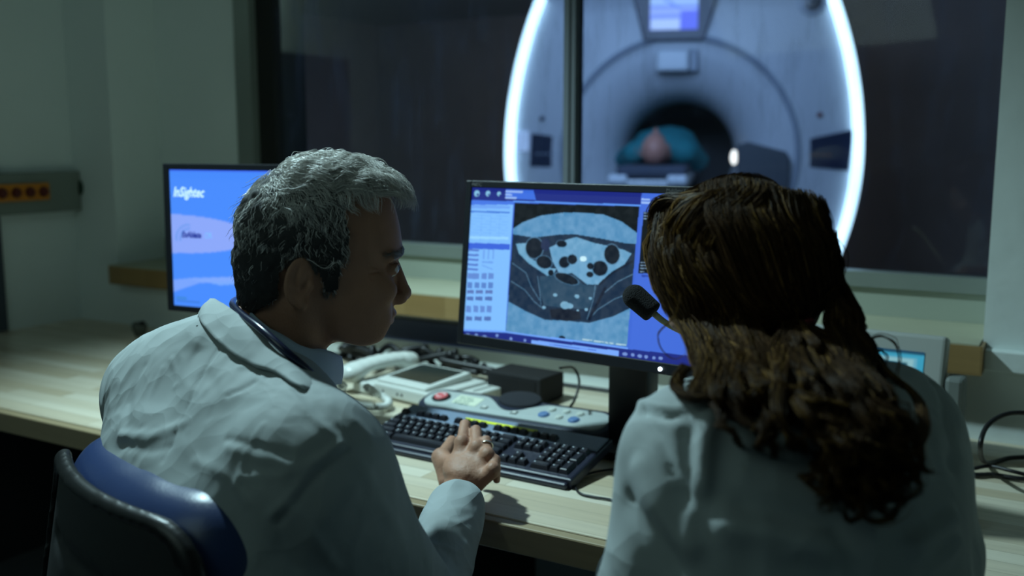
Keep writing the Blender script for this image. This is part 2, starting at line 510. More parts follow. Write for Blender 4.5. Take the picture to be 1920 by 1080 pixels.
# ================================================================== WORKTOP
dk = thing('desk', 'long pale stave-wood worktop along the wall under the window', 'desk', (-0.8865, 1.7795, 0))
def loc(o_, p): return np.asarray(p, float) - np.array(o_.location)
bm = bmesh.new(); box(bm, (0, 0, 0.735), (4.373, 0.876, 0.03), bev=0.002)
for v in bm.verts: v.co += Vector((0, 0.011, 0))
bobj('worktop', bm, M['desk'], dk)
bm = bmesh.new(); box(bm, (0, -0.4385, 0.7245), (4.373, 0.022, 0.047), bev=0.003); bobj('front_rail', bm, M['desk_edge'], dk)
for x in (-2.15, -0.35, 1.1, 2.15):
    bm = bmesh.new(); box(bm, (x, 0.02, 0.36), (0.03, 0.82, 0.72), bev=0.002); bobj('side_panel', bm, mat('dark_panel', (0.03, 0.032, 0.035), 0.7), dk)

# ================================================================== SOCKETS ON THE LEFT WALL
sk_plate = mat('socket_trunk', (0.20, 0.23, 0.20), 0.5, var=0.05)
orange = mat('orange_socket', (0.62, 0.22, 0.01), 0.45); rust = mat('dark_red_socket_well', (0.10, 0.008, 0.004), 0.5)
t = thing('socket_strip', 'grey wall box carrying a row of orange power sockets on left wall', 'power sockets', (WX0, 1.985, 1.200))
bm = bmesh.new(); box(bm, (0.022, 0.025, 0), (0.044, 0.43, 0.135), bev=0.003); bobj('wall_box', bm, sk_plate, t)
for i in range(5):
    y = -0.105 + 0.0485 * i
    bm = bmesh.new(); box(bm, (0.050, y, 0.004), (0.016, 0.0475, 0.056), bev=0.003); so = bobj('socket', bm, orange, t)
    bm = bmesh.new(); cyl(bm, (0.0582, y, 0.004), (0.0592, y, 0.004), 0.018); cyl(bm, (0.0592, y, 0.004), (0.068, y, 0.004), 0.016, 0.014, bev=0.001)
    bobj('socket_well', bm, rust, so)
t = thing('round_socket', 'round dark green wall socket beside the orange socket row', 'socket', tuple(ony(150, 352, WY)))
bm = bmesh.new(); cyl(bm, (0, 0, 0), (0, -0.012, 0), 0.028, bev=0.002); bm.transform(Matrix.Diagonal((.72, 1, 1, 1))); bobj('cover', bm, mat('green_socket', (0.01, 0.045, 0.02), 0.4), t)
bm = bmesh.new(); cyl(bm, (0.002, -0.012, -.001), (0.002, -0.0135, -.001), 0.019); bm.transform(Matrix.Diagonal((.72, 1, 1, 1))); bobj('insert', bm, M['black'], t)

# ================================================================== SCREEN RASTERS
class Pic:
    """a small raster drawn in numpy, handed over as colours of a fine display grid"""
    def __init__(s, w, h, bg):
        s.w, s.h = w, h; s.a = np.tile(np.array(bg, float), (h, w, 1)); s.Y, s.X = np.mgrid[0:h, 0:w]; s.X = (s.X + .5) / w; s.Y = (s.Y + .5) / h
    def _m(s, mask, c, k=1.0): s.a[mask] = s.a[mask] * (1 - k) + np.array(c) * k
    def rect(s, x0, y0, x1, y1, c, k=1.0): s._m((s.X >= x0) & (s.X < x1) & (s.Y >= y0) & (s.Y < y1), c, k)
    def ell(s, x, y, rx, ry, c, k=1.0, ang=0.0, clip=None):
        asp = s.w / s.h; dx = (s.X - x) * asp; dy = s.Y - y; ca, sa = math.cos(ang), math.sin(ang)
        u = (dx * ca + dy * sa) / (rx * asp); v = (-dx * sa + dy * ca) / ry; m = u * u + v * v < 1
        if clip is not None: m &= clip
        s._m(m, c, k)
    def polym(s, pts):
        m = np.zeros(s.X.shape, bool); n = len(pts)
        for i in range(n):
            x0, y0 = pts[i]; x1, y1 = pts[(i + 1) % n]
            if y0 == y1: continue
            c = ((y0 > s.Y) != (y1 > s.Y)) & (s.X < (x1 - x0) * (s.Y - y0) / (y1 - y0) + x0); m ^= c
        return m
    def poly(s, pts, c, k=1.0, clip=None):
        m = s.polym(pts)
        if clip is not None: m &= clip
        s._m(m, c, k)
    def line(s, pts, wd, c, k=1.0, clip=None):
        asp = s.w / s.h; P = np.stack([s.X * asp, s.Y, 0 * s.X], -1)
        d = np.full(s.X.shape, 9.0)
        for a, b in zip(pts[:-1], pts[1:]): d = np.minimum(d, s_cap(P, (a[0] * asp, a[1], 0), (b[0] * asp, b[1], 0), 0))
        m = d < wd
        if clip is not None: m &= clip
        s._m(m, c, k)
    def blur(s, n=1):
        for _ in range(n):
            p = np.pad(s.a, ((1, 1), (1, 1), (0, 0)), 'edge'); s.a = (p[:-2, 1:-1] + p[2:, 1:-1] + p[1:-1, :-2] + p[1:-1, 2:] + 2 * s.a) / 6
    def display(s, name, W, H, m, parent, mtx):
        """grid with one point per raster cell, picture facing local -Y, x right, z up, centred"""
        xs = (np.arange(s.w) / (s.w - 1) - .5) * W; zs = (.5 - np.arange(s.h) / (s.h - 1)) * H
        X, Z = np.meshgrid(xs, zs); V = np.stack([X, 0 * X, Z], -1).reshape(-1, 3)
        i = np.arange(s.w * s.h).reshape(s.h, s.w)
        F = np.stack([i[1:, :-1], i[1:, 1:], i[:-1, 1:], i[:-1, :-1]], -1).reshape(-1, 4)
        me = meshdata(name, V, F); vcol(me, 'picture', s.a.reshape(-1, 3)); me.transform(mtx)
        return link(name, me, m, parent, smooth=False)

def lin(r, g, b):
    f = lambda c: ((c / 255 + 0.055) / 1.055) ** 2.4 if c > 10 else c / 3294
    return np.array([f(r), f(g), f(b)])

def homog(src, dst):
    A = []
    for (x, y), (u, v) in zip(src, dst):
        A += [[x, y, 1, 0, 0, 0, -u * x, -u * y, -u], [0, 0, 0, x, y, 1, -v * x, -v * y, -v]]
    return np.linalg.svd(np.array(A))[2][-1].reshape(3, 3)

# ---- scan workstation picture (points noted on the screen itself, brought into screen fractions)
Hm = homog([(80, 60), (1274, 101), (1274, 995), (72, 820)], [(0, 0), (1, 0), (1, 1), (0, 1)])
def q(x, y):
    v = Hm @ np.array([x, y, 1.0]); return (v[0] / v[2], v[1] / v[2])
def Q(*pts): return [q(*p) for p in pts]
S1 = Pic(520, 292, lin(62, 104, 214))
navy = lin(28, 40, 130); pale = lin(128, 190, 255); mid = lin(70, 116, 232)
S1.poly(Q((80, 60), (920, 88), (918, 152), (78, 128)), navy)
S1.poly(Q((248, 70), (385, 76), (400, 124), (248, 120)), lin(60, 110, 225))
S1.poly(Q((925, 90), (1274, 101), (1274, 1000), (910, 1000)), lin(66, 108, 218))
for x, y, r_ in ((105, 92, .013), (160, 92, .011), (215, 94, .009)):
    u, v = q(x, y); S1.ell(u, v, r_, r_ * 1.7, lin(130, 190, 225)); S1.ell(u + .004, v + .008, r_ * .4, r_ * .6, navy)
for x0, x1, y in ((250, 330, 82), (250, 278, 98), (250, 300, 113), (925, 958, 122), (925, 1012, 138), (1022, 1130, 168)):
    S1.line(Q((x0, y), (x1, y + 2)), .0065, lin(150, 185, 245))
S1.poly(Q((78, 130), (290, 134), (284, 808), (72, 800)), pale)
S1.poly(Q((78, 126), (290, 132), (290, 150), (78, 150)), lin(70, 120, 230))
S1.poly(Q((80, 150), (275, 156), (272, 170), (80, 168)), lin(110, 165, 245))
S1.line(Q((82, 184), (270, 190)), .006, lin(70, 125, 220))
for i in range(9): S1.line(Q((82, 203 + 15 * i), (266, 208 + 15 * i)), .0012, lin(95, 160, 235), .55)
for x in (135, 180, 225): S1.line(Q((x, 200), (x, 345)), .0018, lin(100, 160, 235), .6)
S1.line(Q((84, 318), (268, 322)), .01, lin(165, 225, 255), .6)
S1.poly(Q((76, 345), (282, 352), (282, 382), (76, 376)), lin(58, 100, 220))
for y in (383, 408, 432, 458, 482): S1.line(Q((80, y), (126, y + 2)), .007, lin(84, 120, 205))
for x in (155, 178, 202): S1.line(Q((x, 385), (x, 425)), .008, lin(105, 155, 235), .7)
S1.line(Q((150, 445), (200, 447)), .006, lin(95, 145, 230), .7); S1.line(Q((150, 462), (200, 482)), .005, lin(95, 145, 230), .5)
def keys(y0, y1, xs, c=lin(92, 128, 205)):
    for x0, x1 in xs: S1.poly(Q((x0, y0), (x1, y0 + 2), (x1, y1 + 2), (x0, y1)), c, .85)
keys(502, 532, ((80, 136), (148, 174), (182, 210))); keys(550, 580, ((80, 104), (116, 140), (150, 174), (184, 208)), lin(80, 118, 195))
keys(590, 608, ((80, 114), (124, 160), (172, 208)), lin(82, 100, 170)); keys(624, 644, ((80, 114), (124, 160), (172, 208)), lin(70, 95, 170))
keys(672, 706, ((80, 104), (116, 140), (150, 174), (184, 208))); keys(728, 750, ((80, 112), (124, 160), (172, 208)), lin(70, 95, 170))
S1.line(Q((76, 800), (284, 808), (900, 892)), .006, lin(110, 165, 255))
S1.line(Q((290, 132), (918, 154)), .005, lin(90, 150, 245))
S1.poly(Q((70, 806), (284, 814), (900, 896), (1274, 935), (1274, 1000), (70, 830)), navy)
S1.poly(Q((416, 850), (860, 906), (860, 934), (416, 878)), lin(120, 170, 255))
S1.line(Q((510, 874), (745, 904)), .003, lin(70, 110, 210))
for x, y, r_ in ((95, 826, .012), (138, 826, .008), (180, 836, .012), (242, 828, .007), (250, 856, .016), (313, 845, .007), (384, 853, .006), (890, 922, .010), (930, 926, .007), (965, 932, .009), (997, 936, .007), (1036, 941, .006), (1070, 943, .008)):
    u, v = q(x, y); S1.ell(u, v, r_, .010, lin(130, 165, 235), .75)
# small second image
S1.poly(Q((935, 185), (1274, 196), (1274, 520), (930, 500)), lin(4, 6, 10))
u, v = q(988, 300); S1.ell(u, v, .016, .035, lin(120, 170, 200), clip=(S1.Y > v))
u, v = q(1130, 330); S1.ell(u, v, .06, .16, lin(60, 90, 120))
for y in (192, 206, 220, 445, 460, 475, 492): S1.line(Q((940, y), (958 + 20 * ((y * 7) % 3), y + 1)), .003, lin(120, 150, 180))
S1.line(Q((950, 514), (990, 516)), .006, lin(40, 70, 170))
# the cross-section
sl = S1.polym(Q((296, 140), (913, 158), (897, 885), (286, 806)))
S1._m(sl, lin(3, 6, 12))
S1.poly(Q((290, 275), (340, 240), (430, 205), (540, 190), (640, 190), (740, 200), (830, 235), (913, 295), (910, 900), (284, 830)), lin(90, 146, 190), clip=sl)       # fat
S1.poly(Q((290, 300), (400, 318), (520, 303), (600, 300), (720, 320), (850, 345), (912, 350), (905, 680), (820, 725), (700, 760), (600, 750), (480, 745), (380, 700), (290, 650)), lin(26, 44, 68), clip=sl)   # muscle
S1.poly(Q((312, 350), (380, 345), (380, 420), (470, 470), (520, 480), (500, 530), (440, 490), (380, 450), (330, 400)), lin(110, 165, 200), clip=sl)
S1.poly(Q((480, 370), (560, 330), (610, 315), (700, 345), (770, 360), (850, 380), (890, 400), (850, 470), (770, 520), (740, 560), (680, 560), (640, 530), (600, 500), (540, 510), (500, 440)), lin(105, 160, 198), clip=sl)
S1.poly(Q((440, 520), (560, 505), (620, 520), (660, 560), (730, 570), (715, 640), (690, 690), (560, 680), (470, 670), (445, 600)), lin(44, 72, 96), clip=sl)
for x, y, rx, ry, a_ in ((405, 372, .038, .066, 0), (458, 445, .034, .040, .1), (540, 350, .022, .022, 0), (560, 445, .024, .036, -.3), (598, 430, .02, .03, 0), (793, 404, .030, .060, -.35), (738, 476, .031, .046, 0), (690, 465, .014, .02, 0), (690, 508, .014, .018, 0), (495, 500, .012, .02, 0), (575, 530, .05, .03, .2)):
    u, v = q(x, y); S1.ell(u, v, rx * 1.12, ry * 1.12, lin(85, 130, 165), .6, a_, clip=sl); S1.ell(u, v, rx, ry, lin(14, 22, 36), 1, a_, clip=sl)
u, v = q(460, 355); S1.ell(u, v, .02, .04, lin(34, 46, 80), 1, 0, clip=sl)
u, v = q(652, 427); S1.ell(u, v, .014, .017, lin(200, 240, 255), clip=sl)
for x, y, r_ in ((523, 615, .009), (632, 622, .010), (700, 632, .007), (575, 668, .02), (600, 672, .014), (470, 680, .008), (682, 690, .007), (640, 695, .005)):
    u, v = q(x, y); S1.ell(u, v, r_, r_ * 1.2, lin(120, 170, 200), clip=sl)
S1.poly(Q((500, 690), (560, 685), (650, 700), (660, 740), (590, 752), (510, 735)), lin(20, 26, 42), clip=sl)
for L_ in (((300, 450), (370, 500), (400, 570), (445, 640)), ((300, 545), (370, 590), (420, 650), (470, 690)), ((905, 505), (830, 545), (770, 600)), ((905, 600), (820, 635), (740, 690), (700, 740)), ((430, 520), (445, 600), (455, 670)), ((720, 560), (715, 640), (690, 740))):
    S1.line(Q(*L_), .0028, lin(85, 125, 155), .8, clip=sl)
S1.line(Q((740, 560), (800, 500), (895, 440)), .008, lin(20, 30, 50), clip=sl); S1.line(Q((770, 580), (740, 650), (700, 740)), .010, lin(18, 26, 46), clip=sl)
tex = fbm(np.stack([S1.X * 60, S1.Y * 34, 0 * S1.X + 3], -1), 3)
bri = S1.a[..., 2:3] * .5 + .04
S1.a = np.where(sl[..., None], np.clip(S1.a + tex[..., None] * .13 * bri * np.array([.8, 1, 1.1]), 0, 1), S1.a)
for x0, x1, y in ((675, 720, 847), (732, 778, 855), (790, 800, 861), (812, 826, 864), (845, 890, 870)): S1.line(Q((x0, y), (x1, y + 4)), .0045, lin(170, 205, 220))
u, v = q(570, 838); S1.ell(u, v, .014, .012, lin(10, 20, 40), clip=sl)
S1.blur(1)

# ---- left monitor picture
S2 = Pic(200, 160, lin(72, 140, 255))
S2.a *= (1.0 + .05 * (S2.Y[..., None] - .5))
S2.ell(-0.02, .468, .62, .142, lin(140, 168, 250))
S2.poly([(-.1, .86), (.12, .80), (.5, .755), (1, .745), (1, .775), (.6, .79), (.25, .84), (0, .93)], lin(120, 170, 255))
S2.ell(.07, 1.3, .9, .5, lin(72, 140, 255))
S2.poly([(0, .81), (.15, .785), (.5, .752), (1, .735), (1, .765), (.55, .78), (.2, .82), (0, .90)], lin(130, 170, 255), .8)
for r_ in (.115, .085): S2.ell(.145, .50, r_, r_ * .95, lin(95, 150, 235), .7, clip=(S2.X < .145) & (S2.Y < .52)); S2.ell(.145, .50, r_ - .014, (r_ - .014) * .95, lin(140, 168, 250), 1, clip=(S2.X < .16) & (S2.Y < .52))
S2.rect(0, 0, 1, .012, lin(60, 100, 240)); S2.rect(0.02, .955, .2, .97, lin(50, 110, 190), .6); S2.rect(0.02, .93, .1, .95, lin(50, 130, 170), .5)
S2.blur(1)

# ================================================================== MONITORS
def monitor(name, label, c, yaw, tilt, W, H, bz, pic, strength, depth=0.05, base_y=0.10, glow=None):
    """c = screen centre in the place; local frame: screen faces -Y"""
    t = thing(name, label, 'monitor', (c[0], c[1], 0.75), (0, 0, yaw))
    z = c[2] - 0.75
    R = Matrix.Translation((0, 0, z)) @ Matrix.Rotation(-tilt, 4, 'X')
    bm = bmesh.new()
    s, tp, bt = bz
    hi = H / 2 + tp; lo = -H / 2 - bt; wd = W / 2 + s
    def ring(a0, b0, a1, b1, y0, y1):
        pass
    box(bm, (-(W / 2 + s / 2), 0.006, (hi + lo) / 2), (s, 0.02, hi - lo), bev=0.002)
    box(bm, ((W / 2 + s / 2), 0.006, (hi + lo) / 2), (s, 0.02, hi - lo), bev=0.002)
    box(bm, (0, 0.006, H / 2 + tp / 2), (W, 0.02, tp), bev=0.0015)
    box(bm, (0, 0.006, -H / 2 - bt / 2), (W, 0.02, bt), bev=0.0015)
    bm.transform(R); bobj('bezel', bm, M['black'], t)
    bm = bmesh.new(); box(bm, (0, 0.016 + depth / 2, (hi + lo) / 2), (2 * wd - .004, depth, hi - lo - .004), bev=0.008)
    box(bm, (0, 0.02 + depth, (hi + lo) / 2 - .01), (W * .55, .03, H * .5), bev=0.012)
    bm.transform(R); bobj('housing', bm, M['black'], t)
    pic.display('screen', W, H, screen_mat(name + '_picture', strength), t, R @ Matrix.Translation((0, 0.0, 0)))
    bm = bmesh.new(); box(bm, (0, base_y + .035, z * .5 + .02), (0.09, 0.05, z + .05), bev=0.006)
    cyl(bm, (0, depth + 0.01, z), (0, base_y + .03, z), 0.028, n=20); bobj('stand_column', bm, M['black'], t, smooth=True)
    bm = bmesh.new(); box(bm, (0, base_y + 0.02, 0.010), (0.22, 0.17, 0.018), bev=0.006); bobj('stand_base', bm, M['black'], t)
    return t, R

cs = [at(879, 352, 2.136), at(876, 626, 2.136)]
ya = math.radians(-6.4)
ux = np.array([math.cos(ya), math.sin(ya), 0])
W1, H1 = 0.510, 0.2865
mid_l = (cs[0] + cs[1]) / 2
c1 = mid_l + ux * W1 / 2
t1, R1 = monitor('monitor', 'black widescreen monitor showing a grey body cross-section scan', c1, ya, math.radians(6), W1, H1, (0.0135, 0.0135, 0.020), S1, 1.0, base_y=0.175)
lab = mat('monitor_lettering', (0.12, 0.12, 0.12), 0.5)
flat = Matrix.Rotation(math.pi / 2, 4, 'X')
text('NEC', 0.009, lab, 'brand_lettering', t1, R1 @ Matrix.Translation((-W1 / 2 + 0.002, -0.0043, H1 / 2 + 0.003)) @ flat, sx=1.4)
text('MultiSync EA232WMi', 0.008, lab, 'model_lettering', t1, R1 @ Matrix.Translation((W1 / 2 - 0.085, -0.0043, H1 / 2 + 0.0035)) @ flat)
bm = bmesh.new(); cyl(bm, (0, 0, 0), (0, 0.003, 0), 0.0032, n=16)
bm.transform(R1 @ Matrix.Translation((0.183, -0.0065, -H1 / 2 - 0.011)))
bobj('power_light', bm, mat('power_led', (1, 1, 1), emit=(0.75, 0.9, 1.0), estr=9), t1)

a0 = at(316, 318, 2.40); ya2 = YAW - math.radians(25); ux2 = np.array([math.cos(ya2), math.sin(ya2), 0])
W2, H2 = 0.376, 0.301
c2 = a0 + ux2 * W2 / 2 - np.array([0, 0, H2 / 2])
t2, R2 = monitor('monitor', 'black square monitor with bright blue start screen left of the grey-haired man', c2, ya2, math.radians(1), W2, H2, (0.0165, 0.0135, 0.0135), S2, 1.0, base_y=0.11)
wl = mat('logo_white', (0.8, 0.85, 1), emit=tuple(lin(165, 195, 255)), estr=1.0)
dl = mat('logo_dark', (0.02, 0.03, 0.2), emit=tuple(lin(30, 45, 130)), estr=1.0)
bl = mat('logo_blue', (0.1, 0.3, 0.8), emit=tuple(lin(110, 160, 245)), estr=1.0)
text('InSightec', 0.030, wl, 'logo_lettering', t2, R2 @ Matrix.Translation((-W2 / 2 + .009, -0.0012, .092)) @ flat, shear=.3, bold=.0005, sx=.80)
text('ExAblate', 0.0180, dl, 'product_lettering', t2, R2 @ Matrix.Translation((-W2 / 2 + .030, -0.0012, .0030)) @ flat, shear=.2, bold=.0008, sx=.84)
text('OR', 0.0180, bl, 'product_suffix_lettering', t2, R2 @ Matrix.Translation((-W2 / 2 + .095, -0.0012, .0030)) @ flat, sx=.8)

# ================================================================== KEYBOARD
KA = onz(677, 821, .768)[:2]; KB_ = onz(1071, 901, .768)[:2]
kyaw = math.atan2(KB_[1] - KA[1], KB_[0] - KA[0]); kx = np.array([math.cos(kyaw), math.sin(kyaw)]); ky = np.array([-kx[1], kx[0]])
KW, KD = float(np.linalg.norm(KB_ - KA)), 0.170
print('KW', KW)
kc = KA + kx * (np.linalg.norm(KB_ - KA)) / 2 + ky * KD / 2
kb = thing('keyboard', 'dark blue-black keyboard with grey top strip under the man\'s hand', 'keyboard', (kc[0], kc[1], 0.75), (0, 0, kyaw))
tiltK = Matrix.Translation((0, -KD / 2, 0.013)) @ Matrix.Rotation(math.radians(11), 4, 'X')   # local y from 0 front to KD back
kcol = mat('keyboard_navy', (0.012, 0.014, 0.030), 0.42, bump=.03, bscale=400); keyc = mat('keycap', (0.009, 0.010, 0.018), 0.45)
bm = bmesh.new(); prism(bm, [(-KW / 2, 0), (KW / 2, 0), (KW / 2 - .002, KD), (-KW / 2 + .002, KD)], -0.013, 0.006, bev=0.004)
bm.transform(tiltK); bobj('case', bm, kcol, kb)
bm = bmesh.new(); box(bm, (0, -.001, -.006), (KW - .012, .018, .012), bev=.004); bm.transform(tiltK); bobj('front_lip', bm, kcol, kb)
grey = mat('keyboard_grey_strip', (0.20, 0.26, 0.36), 0.35)
bm = bmesh.new(); prism(bm, [(-KW / 2 + .006, .113), (KW / 2 - .006, .113), (KW / 2 - .008, KD - .004), (-KW / 2 + .008, KD - .004)], 0.0055, 0.0085, bev=.002)
for x0, x1 in ((-.205, -.185), (-.163, -.082), (-.066, .0105), (.0265, .1035)): pass
bm.transform(tiltK); bobj('top_strip', bm, grey, kb)
bm = bmesh.new(); box(bm, (.004, .1435, .0094), (.172, .0085, .0016), bev=.0005)
bm.transform(tiltK); bobj('yellow_label_strip', bm, mat('yellow_tape', (0.75, 0.80, 0.03), 0.5), kb)
legend = mat('key_legend', (0.55, 0.6, 0.65), 0.5)
u_ = (KW - .026) / 22.9
nkey = [0]
def key(x, y, w=1.0, h=1.0, mark=True, z=0.006):
    """one key: lower-left corner in key units"""
    bm = bmesh.new(); wx = w * u_ - .0012; wy = h * u_ * .93 - .0012
    X0 = -KW / 2 + .012 + x * u_; Y0 = .014 + y * u_ * .93
    b = [(X0, Y0), (X0 + wx, Y0), (X0 + wx, Y0 + wy), (X0, Y0 + wy)]
    tp = [(X0 + .0028, Y0 + .0032), (X0 + wx - .0028, Y0 + .0032), (X0 + wx - .0028, Y0 + wy - .0016), (X0 + .0028, Y0 + wy - .0016)]
    zt = z + .0088
    lv = [bm.verts.new((*p, z)) for p in b]; mv = [bm.verts.new((p[0], p[1], zt - .001)) for p in tp]
    cx_, cy_ = sum(p[0] for p in tp) / 4, sum(p[1] for p in tp) / 4
    tv = [bm.verts.new((cx_ + (p[0] - cx_) * .86, cy_ + (p[1] - cy_) * .86, zt)) for p in tp]
    cv = bm.verts.new((cx_, cy_, zt - .0009))
    for A, B in ((lv, mv), (mv, tv)):
        for i in range(4): bm.faces.new((A[i], A[(i + 1) % 4], B[(i + 1) % 4], B[i]))
    for i in range(4): bm.faces.new((tv[i], tv[(i + 1) % 4], cv))
    bm.transform(tiltK)
    k = bobj('key', bm, keyc, kb)
    nkey[0] += 1
    if mark:
        bm = bmesh.new(); box(bm, (X0 + .0062, Y0 + wy - .0062, zt + .00005), (.0026, .0030, .0003))
        if h == 1.0 and w == 1.0 and nkey[0] % 3 == 0: box(bm, (X0 + .0066, Y0 + wy - .0112, zt - .0001), (.0020, .0020, .0003))
        bm.transform(tiltK); bobj('legend', bm, legend, k)
rows = [
    (0, [1.5, 1.25, 6.5, 1.25, 1.25, 1.25, 2.0]),
    (1, [2.25] + [1] * 10 + [2.75]),
    (2, [1.75] + [1] * 11 + [2.25]),
    (3, [1.5] + [1] * 12 + [1.5]),
    (4, [1] * 13 + [2]),
]
for r, ws in rows:
    x = 0
    for w_ in ws: key(x, r, w_, mark=w_ < 6); x += w_
for x in (15.45, 16.45, 17.45): key(x, 0); key(x, 3); key(x, 4)
key(16.45, 1)
for r in range(1, 4):
    for c_ in range(3): key(18.9 + c_, r + 0)
for c_ in range(4): key(18.9 + c_, 4)
key(18.9, 0, 2); key(20.9, 0); key(21.9, 0, 1, 2); key(21.9, 2, 1, 2)
for x in [0] + [2, 3, 4, 5] + [6.9, 7.9, 8.9, 9.9] + [11.0 + .8 - .05, 12.75, 13.75, 14.75][:4] + [16.2, 17.2, 18.2]:
    key(x * .985, 5.55, .95, .8, mark=False, z=.009)
cb = thing('keyboard_cable', None, None); bpy.data.objects.remove(cb)
P = [onz(1085, 893, .757), onz(1078, 910, .754), onz(1088, 925, .7535), onz(1115, 932, .7535), onz(1150, 938, .7535), onz(1200, 955, .7535), onz(1260, 950, .7535)]
o = tube_obj('loose_cable', P, .0022, M['cable']); props(o, 'thin black cable trailing from right corner of the keyboard', 'cable')
P = [onz(1090, 893, .7535), onz(1120, 884, .7535), onz(1160, 880, .7535), onz(1200, 886, .7535), onz(1260, 900, .7535)]
o = tube_obj('loose_cable', P, .0024, M['cable']); props(o, 'black cable running right along the worktop behind the keyboard corner', 'cable')

# ================================================================== OPERATOR PANEL BEHIND THE KEYBOARD
pc = np.array([-1.128, 1.790]); pyaw = math.radians(-3.5)
PA = onz(783, 748, .790)[:2]; PB = onz(1150, 803, .790)[:2]
pyaw = math.atan2(PB[1] - PA[1], PB[0] - PA[0]); px_ = np.array([math.cos(pyaw), math.sin(pyaw)]); py_ = np.array([-px_[1], px_[0]])
PWd = np.linalg.norm(PB - PA); pc = (PA + PB) / 2
op = thing('operator_panel', 'long grey operator panel with red stop button behind the keyboard', 'control panel', (pc[0], pc[1], 0.75), (0, 0, pyaw))
tP = Matrix.Translation((0, 0.012, 0.046)) @ Matrix.Rotation(math.radians(12), 4, 'X')
hw = PWd / 2 - .004
def rr(x0, y0, x1, y1, r, n=8, r2=None):
    out = []
    for cx, cy, a in ((x1 - r, y0 + r, -90), (x1 - r, y1 - r, 0), (x0 + r, y1 - r, 90), (x0 + r, y0 + r, 180)):
        for k in range(n + 1):
            an = math.radians(a + 90 * k / n); out.append((cx + r * math.cos(an), cy + r * math.sin(an)))
    return out
navy_p = mat('panel_navy', (0.018, 0.024, 0.045), 0.4)
bm = bmesh.new(); prism(bm, rr(-hw, -.048, hw, .058, .042), -0.028, -0.004, bev=.006); bm.transform(tP); bobj('base', bm, navy_p, op, smooth=True)
# pale face with a hollow for the loudspeaker
a_, b_ = hw - .014, .0
face = [(-a_ + .02, -.040), (a_ - .03, -.040)]
face = rr(-a_, -.036, a_, .040, .034)
sp = []
for (x, y) in face:
    sp.append((x, y))
spx = 0.0
top = [(x, y) for x, y in face]
new = []
for i, (x, y) in enumerate(top):
    new.append((x, y))
    if i + 1 < len(top) and abs(top[i][1] - .040) < 1e-6 and abs(top[i + 1][1] - .040) < 1e-6 and top[i][0] > 0 > top[i + 1][0]:
        for k in range(21):
            xx = .085 - .17 * k / 20 - .008
            new.append((xx, .040 - .050 * (.5 + .5 * math.cos(math.pi * (xx + .008) / .085))))
face = new
bm = bmesh.new(); prism(bm, face, -0.006, 0.0, bev=.0015); bm.transform(tP); bobj('face_plate', bm, mat('panel_pale_grey', (0.42, 0.47, 0.46), 0.4), op, smooth=True)
bm = bmesh.new(); cyl(bm, (-.008, .048, -.006), (-.008, .048, .002), .052, .049, n=40, bev=.001)
for v in bm.verts:
    v.co.y = .048 + (v.co.y - .048) * .72; 
bm.transform(tP); bobj('loudspeaker', bm, mat('speaker_mesh', (0.01, 0.012, 0.02), 0.75, bump=.6, bscale=600), op, smooth=True)
bm = bmesh.new(); box(bm, (-.005, -.056, -.018), (.14, .012, .010), bev=.004); bm.transform(tP); bobj('handle_bar', bm, navy_p, op)
bm = bmesh.new(); box(bm, (-.005, -.052, -.026), (hw * 1.75, .012, .006), bev=.002); bm.transform(tP); bobj('slot_rail', bm, M['black'], op)
bx_ = -a_ + .036
bm = bmesh.new(); cyl(bm, (bx_, .004, -.001), (bx_, .004, .0025), .0225, .0215, n=36, bev=.0008); bm.transform(tP); sb = bobj('stop_button_collar', bm, M['black'], op, smooth=True)
bm = bmesh.new(); cyl(bm, (bx_, .004, .0020), (bx_, .004, .0065), .0165, .0150, n=32, bev=.0012); bm.transform(tP); sb2 = bobj('stop_button', bm, mat('red_button', (0.62, 0.12, 0.13), 0.4), sb, smooth=True)
# turning arrows on the button
bm = bmesh.new()
for a0_ in (0.3, 0.3 + math.pi):
    for k in range(7):
        an = a0_ + k * .28; box(bm, (bx_ + .009 * math.cos(an), .004 + .009 * math.sin(an), .0067), (.0024, .0030, .0006), rot=(0, 0, an))
bm.transform(tP); ar = bobj('button_arrows', bm, mat('arrow_white', (0.8, 0.7, 0.7), 0.5), op)
# paper label with handwriting
bm = bmesh.new(); box(bm, (bx_ + .068, .006, .0004), (.064, .040, .0006), rot=(0, 0, -.05)); bm.transform(tP); pl = bobj('paper_label', bm, mat('label_paper', (0.62, 0.66, 0.52), 0.7), op)
for i, s_ in enumerate(('Stop inject', 'rec in Ablat', 'press both', 'Emergency')):
    text(s_, .0085, mat('label_ink', (0.06, 0.16, 0.15), 0.7), 'handwriting', pl, tP @ Matrix.Translation((bx_ + .041 + .002 * (i % 2), .0155 - .0098 * i, .0008)) @ Matrix.Rotation(-.05, 4, 'Z'), shear=.25)
for x, y in ((-.064, -.013), (.012, -.016)):
    bm = bmesh.new(); box(bm, (x, y, .0004), (.016, .013, .0012), bev=.0004); bm.transform(tP); k = bobj('selector_switch', bm, mat('switch_frame', (0.12, 0.14, 0.13), 0.5), op)
    bm = bmesh.new(); box(bm, (x, y, .0016), (.010, .008, .002), bev=.0004); bm.transform(tP); bobj('switch_rocker', bm, M['white_plastic'], k)
rb = mat('button_white', (0.5, 0.54, 0.5), 0.35); bb = mat('button_blue', (0.10, 0.19, 0.38), 0.35)
